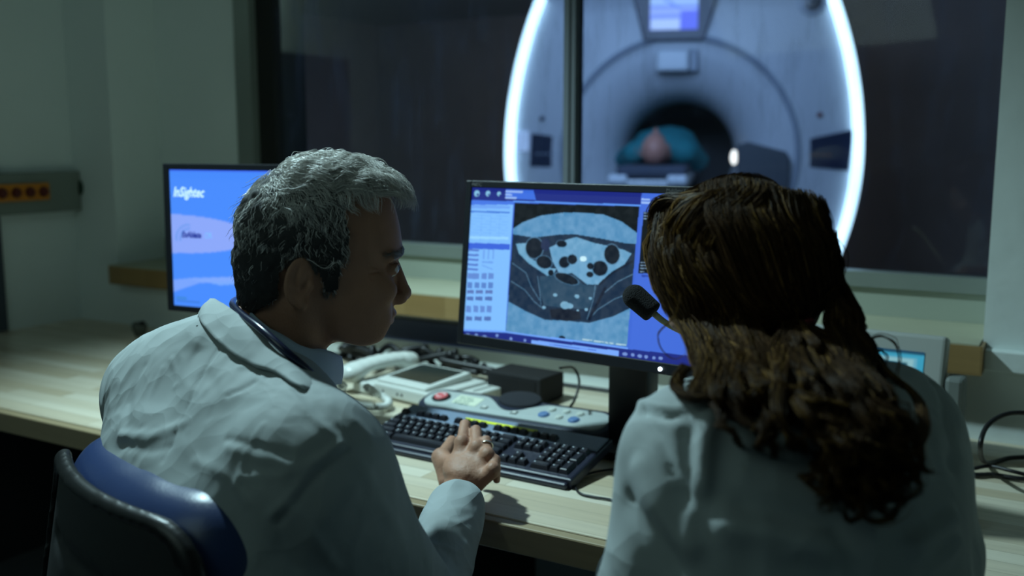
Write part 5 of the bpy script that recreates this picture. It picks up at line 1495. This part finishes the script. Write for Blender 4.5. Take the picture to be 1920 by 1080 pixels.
def bend(p):
    q_ = p.copy(); zz = q_[..., 2] - ztop
    q_[..., 1] = q_[..., 1] - 1.0 * q_[..., 0] ** 2 - .18 * zz + .0
    wz = np.interp(zz, [-.55, -.30, 0], [.70, .88, 1.0]); q_[..., 0] = q_[..., 0] / wz
    return q_
hwc = CWD / 2 + .012
F = Field((-.32, -.20, ztop - .62), (.32, .20, ztop + .06), .006); q_ = bend(F.p)
F.add(plate(q_, .022, .048, hwc - .008, ztop - .54, ztop - .002, .085, .046)); F.d += (fbm(F.p * 14, 2) * .0012)
V, Fc = F.mesh(); V = relax(V, Fc, 2); bc = link('backrest', meshdata('backrest', V, Fc), blue, ch)
F = Field((-.32, -.22, ztop - .66), (.32, .20, ztop + .05), .006); q_ = bend(F.p)
F.add(plate(q_, -.030, .008, hwc - .010, ztop - .55, ztop - .022, .08, .007))
F.cut(s_ecap(q_, (-.12, -.041, ztop - .105), (.13, -.041, ztop - .105), .011, .011, (0, 0, 1), 1.0), .006)
V, Fc = F.mesh(); V = relax(V, Fc, 2); bs = link('back_shell', meshdata('back_shell', V, Fc), mat('shell_grey_black', (.016, .018, .019), .55), ch)
F = Field((-.32, -.12, ztop - .60), (.32, .14, ztop + .03), .0042); q_ = bend(F.p)
rim = plate(q_, -.036, .011, hwc + .004, ztop - .562, ztop - .012, .09, .010)
rin = plate(q_, -.036, .05, hwc - .012, ztop - .546, ztop - .028, .078, .003)
F.add(np.maximum(rim, -rin)); V, Fc = F.mesh(); V = relax(V, Fc, 4); link('rim', meshdata('rim', V, Fc), blk, ch)
bm = bmesh.new()
for r_ in range(7):
    for c_ in range(8):
        x_ = -.14 + .04 * c_ + (.02 if r_ % 2 else 0); z_ = ztop - .17 - .036 * r_
        y_ = -.0385 + 1.0 * x_ * x_ + .18 * (z_ - ztop)
        box(bm, (x_, y_, z_), (.014, .003, .0042), rot=(.18, -.45, 0), bev=.0008)
bobj('shell_vents', bm, mat('vent_dark', (0.002, 0.002, 0.002), .9), bs)
bm = bmesh.new(); box(bm, (0, .22, .46), (.46, .44, .085), bev=.035, seg=4); bobj('seat', bm, blue, ch, smooth=True)
bm = bmesh.new(); box(bm, (0, -.055, .50), (.09, .03, .42), rot=(-.12, 0, 0), bev=.01); box(bm, (0, .06, .405), (.09, .30, .02), bev=.005); bobj('back_bracket', bm, blk, ch)
bm = bmesh.new(); cyl(bm, (0, .2, .10), (0, .2, .41), .028, .022); cyl(bm, (0, .2, .06), (0, .2, .12), .045, .04); bobj('gas_column', bm, blk, ch, smooth=True)
for k in range(5):
    a = k * 2 * math.pi / 5 + .3; d = np.array([math.cos(a), math.sin(a), 0]); e0 = np.array([0, .2, .095]); e1 = e0 + d * .27 - np.array([0, 0, .025])
    F = Field(np.minimum(e0, e1) - .05, np.maximum(e0, e1) + .05, .007); F.add(s_cap(F.p, e0, e1, .026, .015)); V, Fc = F.mesh(); lg_ = link('base_arm', meshdata('base_arm', V, Fc), blk, ch)
    s2 = np.array([-d[1], d[0], 0]); bm = bmesh.new()
    for t_ in (-.018, .018): cyl(bm, e1 + s2 * (t_ - .008) + [0, 0, -.041], e1 + s2 * (t_ + .008) + [0, 0, -.041], .028, n=20, bev=.003)
    bobj('caster', bm, blk, lg_, smooth=True)

# ------------------------------------------------------------------ the woman
WD = 1.28; kw = WD * .9125 / FPX
WC = at(1394, 533, WD)
aw = math.radians(122)             # facing: turned left of the view direction
wy = RH * math.cos(aw) + FH * math.sin(aw); 
wy = wy * math.cos(.20) + np.array([0, 0, -math.sin(.20)]); wx = np.cross(wy, [0, 0, 1.0]); wx /= np.linalg.norm(wx); wz = np.cross(wx, wy)
WR = np.stack([wx, wy, wz], 1)
wbase = np.array([*(at(1500, 900, 1.14)[:2]), 0.0])
wom = thing('person', 'woman in white coat with long wavy brown hair, seen from behind', 'person', tuple(wbase))
prof_w = [(-.102, .02), (-.100, .055), (-.080, .092), (-.040, .115), (.01, .120), (.05, .108), (.078, .080), (.090, .045), (.093, .015), (.090, -.005), (.089, -.03), (.088, -.050), (.083, -.060), (.082, -.072), (.075, -.083), (.073, -.098), (.060, -.108), (.035, -.105), (.0, -.098), (-.012, -.13), (-.02, -.19), (-.10, -.19), (-.088, -.13), (-.080, -.08), (-.088, -.04), (-.098, -.01)]
psd = polysd(closed_spline(prof_w, 150))
F = Field((-.12, -.14, -.19), (.12, .14, .14), .0032); p = F.p; ax_ = np.abs(p[..., 0])
d2 = psd(p[..., 1], p[..., 2])
W = np.interp(p[..., 2], [-.19, -.13, -.105, -.085, -.05, 0, .04, .12], [.052, .048, .042, .050, .062, .069, .073, .070]); W = W * np.interp(p[..., 1], [0, .06, .1], [1, .92, .75])
Rr = np.interp(p[..., 1], [-.08, .0, .06, .1], [.080, .075, .05, .04]); tt = np.maximum(1 + d2 / Rr, 0)
F.d = (((ax_ / W) ** 2.3 + tt ** 2.3 - 1) * .030).astype(np.float32)
ps = p.copy(); ps[..., 0] = ax_
F.add(s_cap(p, (0, .088, .0), (0, .101, -.040), .006, .0085), .009); F.add(s_ell(ps, (.010, .096, -.043), (.006, .009, .007)), .004)
F.cut(s_ell(ps, (.031, .093, .002), (.017, .014, .012)), .012)
F.add(s_ell(ps, (.030, .080, .000), (.014, .011, .0105)), .003); F.cut(s_ell(ps, (.030, .095, .0), (.012, .014, .0045)), .001)
F.add(s_ell(p, (0, .084, -.062), (.020, .009, .0055)), .005); F.add(s_ell(p, (0, .081, -.074), (.018, .009, .006)), .005); F.cut(s_cap(ps, (0, .092, -.0675), (.023, .08, -.0685), .0013), .002)
F.add(s_ell(ps, (.045, .065, -.035), (.018, .022, .018)), .02)
for e_, r_ in (((.074, -.005, -.015), (.008, .016, .028)),): F.add(s_ell(ps, e_, r_), .004); F.cut(s_ell(ps, (.081, -.004, -.012), (.005, .010, .019)), .003)
F.cut(p[..., 2] + .18)
V, Fc = F.mesh(); V = relax(V, Fc, 1, .4); wV, wN = V.copy(), vnormals(V, Fc); V *= .95; wV = V.copy(); V1 = V @ WR.T + WC; F1 = Fc
WL, WRt = at(1302, 868, 1.07), at(1655, 822, 1.22)
wsd = WRt - WL; wsd[2] = 0; wsd /= np.linalg.norm(wsd); wf = np.array([-wsd[1], wsd[0], 0.0])
wn = WR @ np.array([-.055, -.045, -.19]) * 0 + (WR @ np.array([0, -.055, -.17])) + WC
WS = (WL + WRt) / 2
PW = WS * np.array([1, 1, 0]) - wf * .10 + np.array([-.02, -.02, .58])
LE = at(1225, 1130, 1.10); LH = LE + wf * .20 + np.array([0, 0, .02]); LH = LE + FH * .17 + np.array([0, 0, -.05])
RE = at(1715, 1030, 1.19); RH_ = RE + wf * .20 + np.array([0, 0, 0]); 
F = Field((-1.05, .45, .42), (.40, 1.60, 1.22), .010); p = F.p
for k_ in range(4): F.add(s_ecap(p, PW + (WS - PW) * k_ / 4, PW + (WS - PW) * (k_ + 1) / 4, .09, .085, wsd, 1.4), .05)
F.add(s_cap(p, WS + [0, 0, -.02], wn, .055, .050), .03)
for a_, b_, c_ in ((WL, LE, LH), (WRt, RE, RH_)):
    F.add(s_cap(p, a_, b_, .045, .036), .03); F.add(s_cap(p, b_, c_, .035, .024), .02)
    hd = (c_ - b_) / np.linalg.norm(c_ - b_); F.add(s_cap(p, c_, c_ + hd * .06, .024, .028), .02)
    for k_ in range(4): o_ = wsd * (.012 * (k_ - 1.5)) * 1.5; F.add(s_cap(p, c_ + hd * .06 + o_, c_ + hd * .13 + o_ - [0, 0, .01], .0095, .008), .004)
V, Fc = F.mesh(); V = relax(V, Fc, 2)
link('body', meshdata('body', np.vstack([V1, V]) - wbase, np.vstack([F1, Fc + len(V1)])), mat('fair_skin', (.46, .26, .19), .5, var=.08), wom)
for s_ in (-1, 1):
    bm = bmesh.new(); c_ = WR @ (.95 * np.array([.030 * s_, .082, 0])) + WC - wbase; ball(bm, c_, .0112); ey = bobj('eye', bm, mat('eye_white', (.6, .58, .55), .2), wom, smooth=True)
    bm = bmesh.new(); ball(bm, c_ + WR @ np.array([0, .0072, 0]), .0054, u=14, v=8); bobj('iris', bm, mat('iris_dark', (.03, .02, .012), .15), ey, smooth=True)
# coat
F = Field((-1.05, .42, .40), (.42, 1.62, 1.20), .0048); p = F.p
sp_ = spline([PW + [0, 0, -.12], PW + [0, 0, .10], at(1520, 1020, 1.09), at(1495, 900, 1.12), at(1470, 820, 1.14)], 6)
rw = [.14, .125, .122, .118, .105, .078]
for k_ in range(5): F.add(s_ecap(p, sp_[k_], sp_[k_ + 1], rw[k_], rw[k_ + 1], wsd, 1.42), .04)
nk = at(1440, 800, 1.16)
F.add(s_cap(p, WL, nk, .062, .046), .05); F.add(s_cap(p, WRt, nk, .066, .048), .05)
F.add(s_cap(p, WL, LE, .066, .055), .03); F.add(s_cap(p, LE, LH, .052, .042), .02)
F.add(s_cap(p, WRt, RE, .072, .060), .04); F.add(s_cap(p, RE, RH_, .055, .042), .02)
for c_, b_ in ((LH, LE), (RH_, RE)):
    hd = (c_ - b_) / np.linalg.norm(c_ - b_); pl = (p - (c_ - hd * .01).astype(np.float32)) @ hd.astype(np.float32)
    near = np.linalg.norm(p - c_.astype(np.float32), axis=-1) < .09; F.d = np.where(near, np.maximum(F.d, pl), F.d)
F.cut(s_cap(p, nk + [0, 0, -.02], wn + [0, 0, .05], .050, .058), .01)
V, Fc = F.mesh(); V = relax(V, Fc, 2); N = vnormals(V, Fc)
V = cloth_noise(V, N, 6, .0060, (1, 1, .6), False, 21); V = cloth_noise(V, N, 12, .0020, (1.3, 1.3, .6), True, 33.1); N = vnormals(V, Fc)
wc = lambda *pts: [(1160 + x * .7035, 320 + y * .7035) for x, y in pts]
for pts, am, wi_ in (
    (((60, 635), (130, 650), (230, 630), (330, 610)), -.0040, .0045), (((60, 622), (130, 636), (230, 615), (330, 595)), .0030, .006),
    (((60, 640), (100, 700), (130, 760), (150, 800)), -.0040, .006), (((235, 660), (225, 740), (215, 840)), .0060, .010), (((185, 700), (190, 780), (180, 860)), -.0050, .010),
    (((60, 800), (120, 900), (190, 1000)), .006, .013), (((20, 880), (90, 980), (150, 1060)), -.005, .012), (((300, 940), (400, 960), (540, 1000)), .0080, .016), (((330, 900), (430, 920), (580, 950)), -.006, .014),
    (((780, 1000), (830, 960), (880, 930)), .007, .010), (((800, 1060), (860, 1030), (890, 990)), .006, .010), (((740, 560), (790, 680), (800, 800)), .004, .012), (((850, 560), (880, 660), (890, 780)), -.005, .010)):
    V = crease(V, N, wc(*pts), am * 1.5, wi_)
wcoat = link('lab_coat', meshdata('lab_coat', V - wbase, Fc), coat_m2, wom); wcV, wcF = V, Fc
c1_ = [at(1560, 668, 1.20), at(1520, 690, 1.13), at(1440, 705, 1.085), at(1370, 700, 1.09), at(1310, 705, 1.14), at(1290, 735, 1.20)]
c2_ = [a_ + np.array([0, 0, -.035]) + (a_ - nk) * np.array([1, 1, 0]) * .22 for a_ in c1_]
ribbon('coat_collar', c1_, c2_, coat_m2, wcoat, bulge=.005, base=wbase, thick=.004, centre=nk, noise=.002)
F = Field((-.95, .40, .03), (.45, 1.75, .80), .013); p = F.p
F.add(s_ecap(p, PW + [0, 0, -.05], PW + [0, 0, .04], .12, .12, wsd, 1.35)); sh_ = []
for s_ in (-1, 1):
    hip = PW + wsd * .085 * s_ + [0, 0, -.06]; kn = hip + wf * .38 + wsd * .04 * s_; ank = kn + wf * .02; ank[2] = .10
    F.add(s_cap(p, hip, kn, .08, .056), .04); F.add(s_cap(p, kn, ank, .054, .042), .02); sh_.append(ank)
V, Fc = F.mesh(); V = relax(V, Fc, 2); link('trousers', meshdata('trousers', V - wbase, Fc), trouser_m, wom)
for ank in sh_:
    F = Field(ank + [-.16, -.16, -.11], ank + [.16, .26, .04], .008); p = F.p
    F.add(s_cap(p, ank * [1, 1, 0] + [0, 0, .04], ank * [1, 1, 0] + wf * .15 + [0, 0, .032], .038, .030)); F.add(s_cap(p, ank * [1, 1, 0] + [0, 0, .05], ank + [0, 0, -.01], .038, .04), .02)
    F.cut(p[..., 2] - .004); V, Fc = F.mesh(); link('shoe', meshdata('shoe', V - wbase, Fc), shoe_m, wom)
# stool under her (below the picture)
stl = thing('stool', 'black round stool beneath the woman in the white coat', 'stool', (PW[0], PW[1], 0))
bm = bmesh.new(); cyl(bm, (0, 0, .40), (0, 0, .455), .18, n=40, bev=.015); bobj('seat', bm, M['black'], stl, smooth=True)
bm = bmesh.new(); cyl(bm, (0, 0, .03), (0, 0, .40), .025); cyl(bm, (0, 0, 0), (0, 0, .03), .22, .20, n=40, bev=.005); bobj('pedestal', bm, blk, stl, smooth=True)

# ---- her hair: guide locks through the photo's own curls, on a base shell over the skull
hw_ = hair_mat('brown_hair', .48, .14)
hw_.node_tree.nodes['Principled BSDF'].inputs['Anisotropic'].default_value = .6
hc_ = WR @ np.array([0, .002, .012]) + WC
hcr = np.array([.086, .115, .113])
def onskull(px, py, out=0.0):
    """meet the photo ray with the hair shell; out lifts it"""
    o_ = (EYE - hc_) @ WR; d_ = ray(px, py) @ WR; r_ = hcr + out
    o2, d2_ = o_ / r_, d_ / r_; A_ = d2_ @ d2_; B_ = 2 * o2 @ d2_; C_ = o2 @ o2 - 1; D_ = B_ * B_ - 4 * A_ * C_
    if D_ < 0: return EYE + ray(px, py) * (-B_ / (2 * A_))
    return EYE + ray(px, py) * ((-B_ - math.sqrt(D_)) / (2 * A_))
_ws = proj(wcV); _wf = ((wcV - EYE) * vnormals(wcV, wcF)).sum(1) < 0
def oncoat(px, py, out=.02):
    dd = np.hypot(_ws[:, 0] - px, _ws[:, 1] - py) + np.where(_wf, 0, 1e4); i_ = np.argmin(dd)
    if dd[i_] > 30: return at(px, py, 1.17)
    v = wcV[i_]; r_ = ray(px, py); return EYE + r_ * (_ws[i_, 2] - out)
def over(px, py, d, out=.02):
    a_ = at(px, py, d); b_ = oncoat(px, py, out); return a_ if proj(a_)[2] < proj(b_)[2] else b_
# base shell under the strands
F = Field(hc_ - .16, hc_ + .16, .004); p = F.p; lp = (p - hc_.astype(np.float32)) @ WR.astype(np.float32)
F.add(s_ell(lp, (0, 0, 0), hcr - .006))
F.cut(s_ell(lp, (0, .125, -.045), (.070, .090, .085)), .015)
F.cut(lp[..., 2] + .095, .02)
F.d += fbm(p * np.array([60, 60, 25]), 2) * .0016
V, Fc = F.mesh(); V = relax(V, Fc, 2); me = meshdata('hair', V - wbase, Fc)
vcol(me, 'strand', np.tile([[.022, .013, .007]], (len(V), 1))); wh = link('hair', me, hm2, wom)

G = []     # (points, strands, radius0, radius1, wave, blond)
R_ = np.random.default_rng(11)
def jit(a): return R_.uniform(-a, a)
S_ = lambda x, y, o=0.0: onskull(x, y, o)
# fringe and left side, falling past the cheek
for i_ in range(20):
    u_1 = i_ / 19
    xr = 1300 + 130 * u_1 + jit(8); xm = 1222 + 120 * u_1 + jit(6)
    G.append(([S_(xr, 352 + 22 * (1 - u_1) + jit(6), .001), S_(xr - 40 * (1 - u_1) - 15, 385 + jit(6), .006), S_(xm, 462 + jit(10), .006), S_(xm + 18 + 10 * u_1, 540 + jit(8), .004), S_(xm + 60 + 6 * u_1, 612 + jit(8), .004),
               over(xm + 94 + jit(10), 668 + jit(8), 1.22), over(xm + 88 + jit(18), 716 + jit(12), 1.19), over(xm + 62 + jit(30), 745 + jit(10), 1.17)], 170, .014, .008, .2, .26 - .16 * u_1))
# crown to the tie
TIE = S_(1492, 612, .006)
for i_ in range(26):
    u_1 = i_ / 25
    xr = 1330 + 190 * u_1 + jit(8); yr = 346 + 26 * max(0, u_1 - .5) * 2 + jit(6)
    xm = 1345 + 222 * u_1 + jit(6); ym = 440 + 40 * u_1 + jit(8)
    G.append(([S_(xr, yr, .001), S_((xr + xm) / 2, (yr + ym) / 2, .006), S_(xm, ym, .007), S_(1398 + 160 * u_1 + jit(6), 562 - 12 * u_1 + jit(8), .008), TIE + (S_(1462 + 52 * u_1, 602 + jit(8), .008) - TIE) * .6], 170, .015, .006, .08, .08))
# side locks from the parting over both temples
def E_(x, y, z, o=.005):
    v_ = np.array([x, y, z]) / hcr; v_ = v_ / np.linalg.norm(v_) * (hcr + o); return WR @ v_ + hc_
for s_ in (-1, 1):
    for i_ in range(16):
        y0 = -.03 + .125 * i_ / 15
        G.append(([E_(.004 * s_, y0, .10, .001), E_(.045 * s_, y0 + .012, .085), E_(.078 * s_, y0 * .8 + .008, .035), E_(.086 * s_, y0 * .55, -.02), E_(.082 * s_, y0 * .35 - .015, -.065), E_(.066 * s_, y0 * .2 - .045, -.105, .004)], 90, .011, .006, .15, .10))
# left-back layer over the nape, under the tied part
for i_ in range(26):
    u_1 = i_ / 25
    x0_ = 1310 + 150 * u_1
    G.append(([S_(x0_, 505 + jit(35), -.004), S_(x0_ + 8, 592 + jit(22), .001), S_(x0_ + 14 + jit(8), 660, .004), over(x0_ + 30 + jit(15), 700 + jit(10), 1.17, .03), oncoat(x0_ + 55 + jit(30), 765 + jit(15), .03), oncoat(x0_ + 75 + jit(40), 825 + jit(25), .025), oncoat(x0_ + 90 + jit(40), 870 + jit(25), .022)], 75, .008, .0035, .55, .14))
# right side behind the ear, outside the tie
for i_ in range(14):
    u_1 = i_ / 13
    G.append(([S_(1545 + 12 * u_1 + jit(4), 440 + jit(10), .003), S_(1560 + 14 * u_1, 520, .008), over(1556 + 42 * u_1 + jit(8), 580, 1.22), over(1570 + 60 * u_1 + jit(14), 650 + jit(8), 1.19, .03), oncoat(1600 + 60 * u_1 + jit(15), 730 + jit(8), .035), oncoat(1610 + 70 * u_1 + jit(15), 800 + jit(15), .03), oncoat(1600 + 70 * u_1 + jit(20), 860 + jit(15), .03)], 75, .008, .0035, .6, .14))
# cascade below the tie
for i_ in range(60):
    u_1 = i_ / 59; e_ = R_.uniform(.55, 1)
    xa = 1455 + 135 * u_1; xb = 1470 + 180 * u_1; xc = 1500 + 190 * u_1; xd = 1530 + 170 * u_1
    P_ = [TIE + np.array([jit(.006), jit(.006), jit(.008)]), over(xa + jit(10), 655 + jit(8), 1.165 + jit(.02), .03), oncoat(xb + jit(16), 730 + jit(12), .04 + jit(.015)), oncoat(xc + jit(20), 815 + jit(15), .035 + jit(.012)), oncoat(xd + jit(24), 890 + jit(15), .028 + jit(.01))]
    if e_ > .7: P_.append(oncoat(xd + 10 + jit(35), 955 + jit(22), .022))
    G.append((P_, 78, .008, .0032, .95, .16))
# separate curls
def curl(pts, n_, r_, b_, wv=.15): G.append(([q_ if not isinstance(q_, tuple) else q_ for q_ in pts], n_, r_, r_ * .6, wv, b_))
C_ = lambda x, y, o=.03: oncoat(1160 + x * .7035, 320 + y * .7035, o)
A_2 = lambda x, y, d: over(1160 + x * .7035, 320 + y * .7035, d)
curl([A_2(600, 380, 1.2), A_2(650, 470, 1.18), C_(720, 540), C_(790, 600), C_(815, 660), C_(800, 730), C_(810, 790), C_(840, 808)], 150, .007, .12)
curl([A_2(590, 420, 1.19), C_(660, 540, .04), C_(720, 600, .04), C_(735, 612, .04), C_(690, 620, .04), C_(600, 600, .045)], 110, .005, .15)
curl([A_2(330, 470, 1.19), C_(420, 560, .05), C_(500, 590, .05), C_(580, 620, .05), C_(640, 640, .045), C_(650, 660, .04), C_(610, 672, .04)], 130, .005, .55)
curl([A_2(430, 480, 1.17), C_(440, 560, .05), C_(470, 600, .05), C_(540, 610, .05), C_(600, 580, .05)], 110, .005, .6)
curl([A_2(560, 560, 1.14), C_(640, 660, .04), C_(720, 690, .035), C_(735, 750, .03), C_(700, 800, .03)], 110, .006, .12)
curl([C_(640, 720, .04), C_(700, 740, .035), C_(740, 800, .03), C_(725, 860, .03), C_(690, 900, .025), C_(740, 935, .02)], 110, .006, .15)
curl([C_(560, 700, .04), C_(580, 790, .035), C_(600, 860, .03), C_(650, 905, .025), C_(620, 935, .022), C_(590, 900, .025)], 110, .006, .15)
curl([C_(660, 800, .035), C_(640, 860, .03), C_(660, 930, .025), C_(720, 925, .022), C_(750, 880, .025)], 90, .005, .15)
curl([A_2(300, 460, 1.18), A_2(350, 490, 1.17), A_2(370, 540, 1.16), A_2(330, 570, 1.16)], 110, .005, .7)
curl([A_2(180, 520, 1.22), A_2(155, 560, 1.20), A_2(160, 590, 1.18), A_2(230, 600, 1.165), A_2(300, 590, 1.15)], 120, .008, .3)
curl([A_2(620, 500, 1.18), A_2(660, 455, 1.18), A_2(705, 442, 1.18), A_2(740, 470, 1.18), A_2(748, 540, 1.17), A_2(745, 580, 1.17)], 9, .003, .3)
curl([A_2(640, 520, 1.18), A_2(690, 480, 1.18), A_2(712, 490, 1.18), A_2(705, 560, 1.17)], 7, .003, .3)
curl([A_2(600, 300, 1.22), A_2(640, 370, 1.20), A_2(645, 420, 1.19), A_2(600, 470, 1.18)], 60, .006, .1)
curl([A_2(165, 330, 1.32), A_2(150, 385, 1.33), A_2(108, 430, 1.35), A_2(110, 470, 1.35), A_2(150, 500, 1.34), A_2(195, 480, 1.33)], 8, .0016, .55)
curl([A_2(100, 230, 1.3), A_2(110, 290, 1.3), A_2(140, 350, 1.3), A_2(150, 400, 1.3)], 7, .002, .2)
SG = 22
allP, allR, allC = [], [], []
for pts, n_, r0_, r1_, wv, bl_ in G:
    Pc = spline(np.array(pts), SG); tS = np.linspace(0, 1, SG)
    T_ = np.gradient(Pc, axis=0); T_ /= np.linalg.norm(T_, axis=1, keepdims=True)
    A3 = np.cross(T_, [0.13, .2, 1.0]); A3 /= np.linalg.norm(A3, axis=1, keepdims=True); B3 = np.cross(T_, A3)
    ln = np.linalg.norm(np.diff(Pc, axis=0), axis=1).sum(); ph = R_.uniform(0, 6.28); fr_ = ln / R_.uniform(.045, .070)
    grow = np.clip((tS - .15) / .5, 0, 1)
    wav = (A3 * np.sin(ph + fr_ * 6.28 * tS)[:, None] + .6 * B3 * np.cos(ph + fr_ * 6.28 * tS)[:, None]) * (wv * .011 * grow)[:, None]
    Pc = Pc + wav
    th_ = R_.uniform(0, 6.28, n_); rr_ = np.sqrt(R_.uniform(0, 1, n_))
    rad_ = (r0_ * (1 - tS) + r1_ * tS)[None] * rr_[:, None]
    # strands near one another share wandering: small sub-locks
    sub = R_.integers(0, 7, n_); sph = R_.uniform(0, 6.28, 7)[sub]; sam = R_.uniform(.4, 1.5, 7)[sub]
    thS = th_[:, None] + .9 * np.sin(sph[:, None] + 4 * tS[None]) 
    Q_ = Pc[None] + (np.cos(thS) * rad_)[..., None] * A3[None] + (np.sin(thS) * rad_ * .55)[..., None] * B3[None]
    Q_ += (np.sin(sph[:, None] * 3 + fr_ * 7.5 * tS[None]) * grow[None] * .0032 * sam[:, None] * (wv + .1))[..., None] * A3[None]
    frz = R_.random(n_) < .05
    Q_[frz] += (R_.normal(0, .006, (frz.sum(), 1, 3)) * (tS ** 1.3)[None, :, None])
    # shorten some strands
    ke = R_.uniform(.78, 1.0, n_); ti_ = np.clip(tS[None] * ke[:, None], 0, 1) * (SG - 1); i0 = np.minimum(ti_.astype(int), SG - 2); f_ = (ti_ - i0)[..., None]
    ar = np.arange(n_)[:, None]; Q_ = Q_[ar, i0] * (1 - f_) + Q_[ar, i0 + 1] * f_
    allP.append(Q_); allR.append(np.interp(tS, [0, .1, .8, 1], [.00030, .00042, .00036, .00012])[None] * R_.uniform(.7, 1.3, (n_, 1)))
    bsub = (R_.random(7) < bl_)[sub]
    c_ = np.where(bsub[:, None], np.array([[.30, .165, .045]]) * R_.uniform(.4, 1.1, (n_, 1)), np.array([[.048, .024, .0085]]) * R_.uniform(.5, 2.0, (n_, 1)))
    allC.append(c_)
strands('hair_strands', np.vstack(allP), np.vstack(allR), np.vstack(allC), hw_, wh, base=wbase)
# dark red hair tie
tq_ = np.linspace(0, 2 * math.pi, 60); tn = np.array([.35, -.1, -.93]); tn /= np.linalg.norm(tn); ta = np.cross(tn, [0, 1, 0]); ta /= np.linalg.norm(ta); tb_ = np.cross(tn, ta)
P_ = TIE + (.017 * np.cos(tq_))[:, None] * ta + (.012 * np.sin(tq_))[:, None] * tb_
V, Fc = tubes(P_[None], np.full((1, 60), .0042) * (1 + .25 * np.sin(tq_ * 14))[None], 8); link('hair_tie', meshdata('hair_tie', V - wbase, Fc), mat('dark_red_band', (.16, .012, .018), .7), wh)
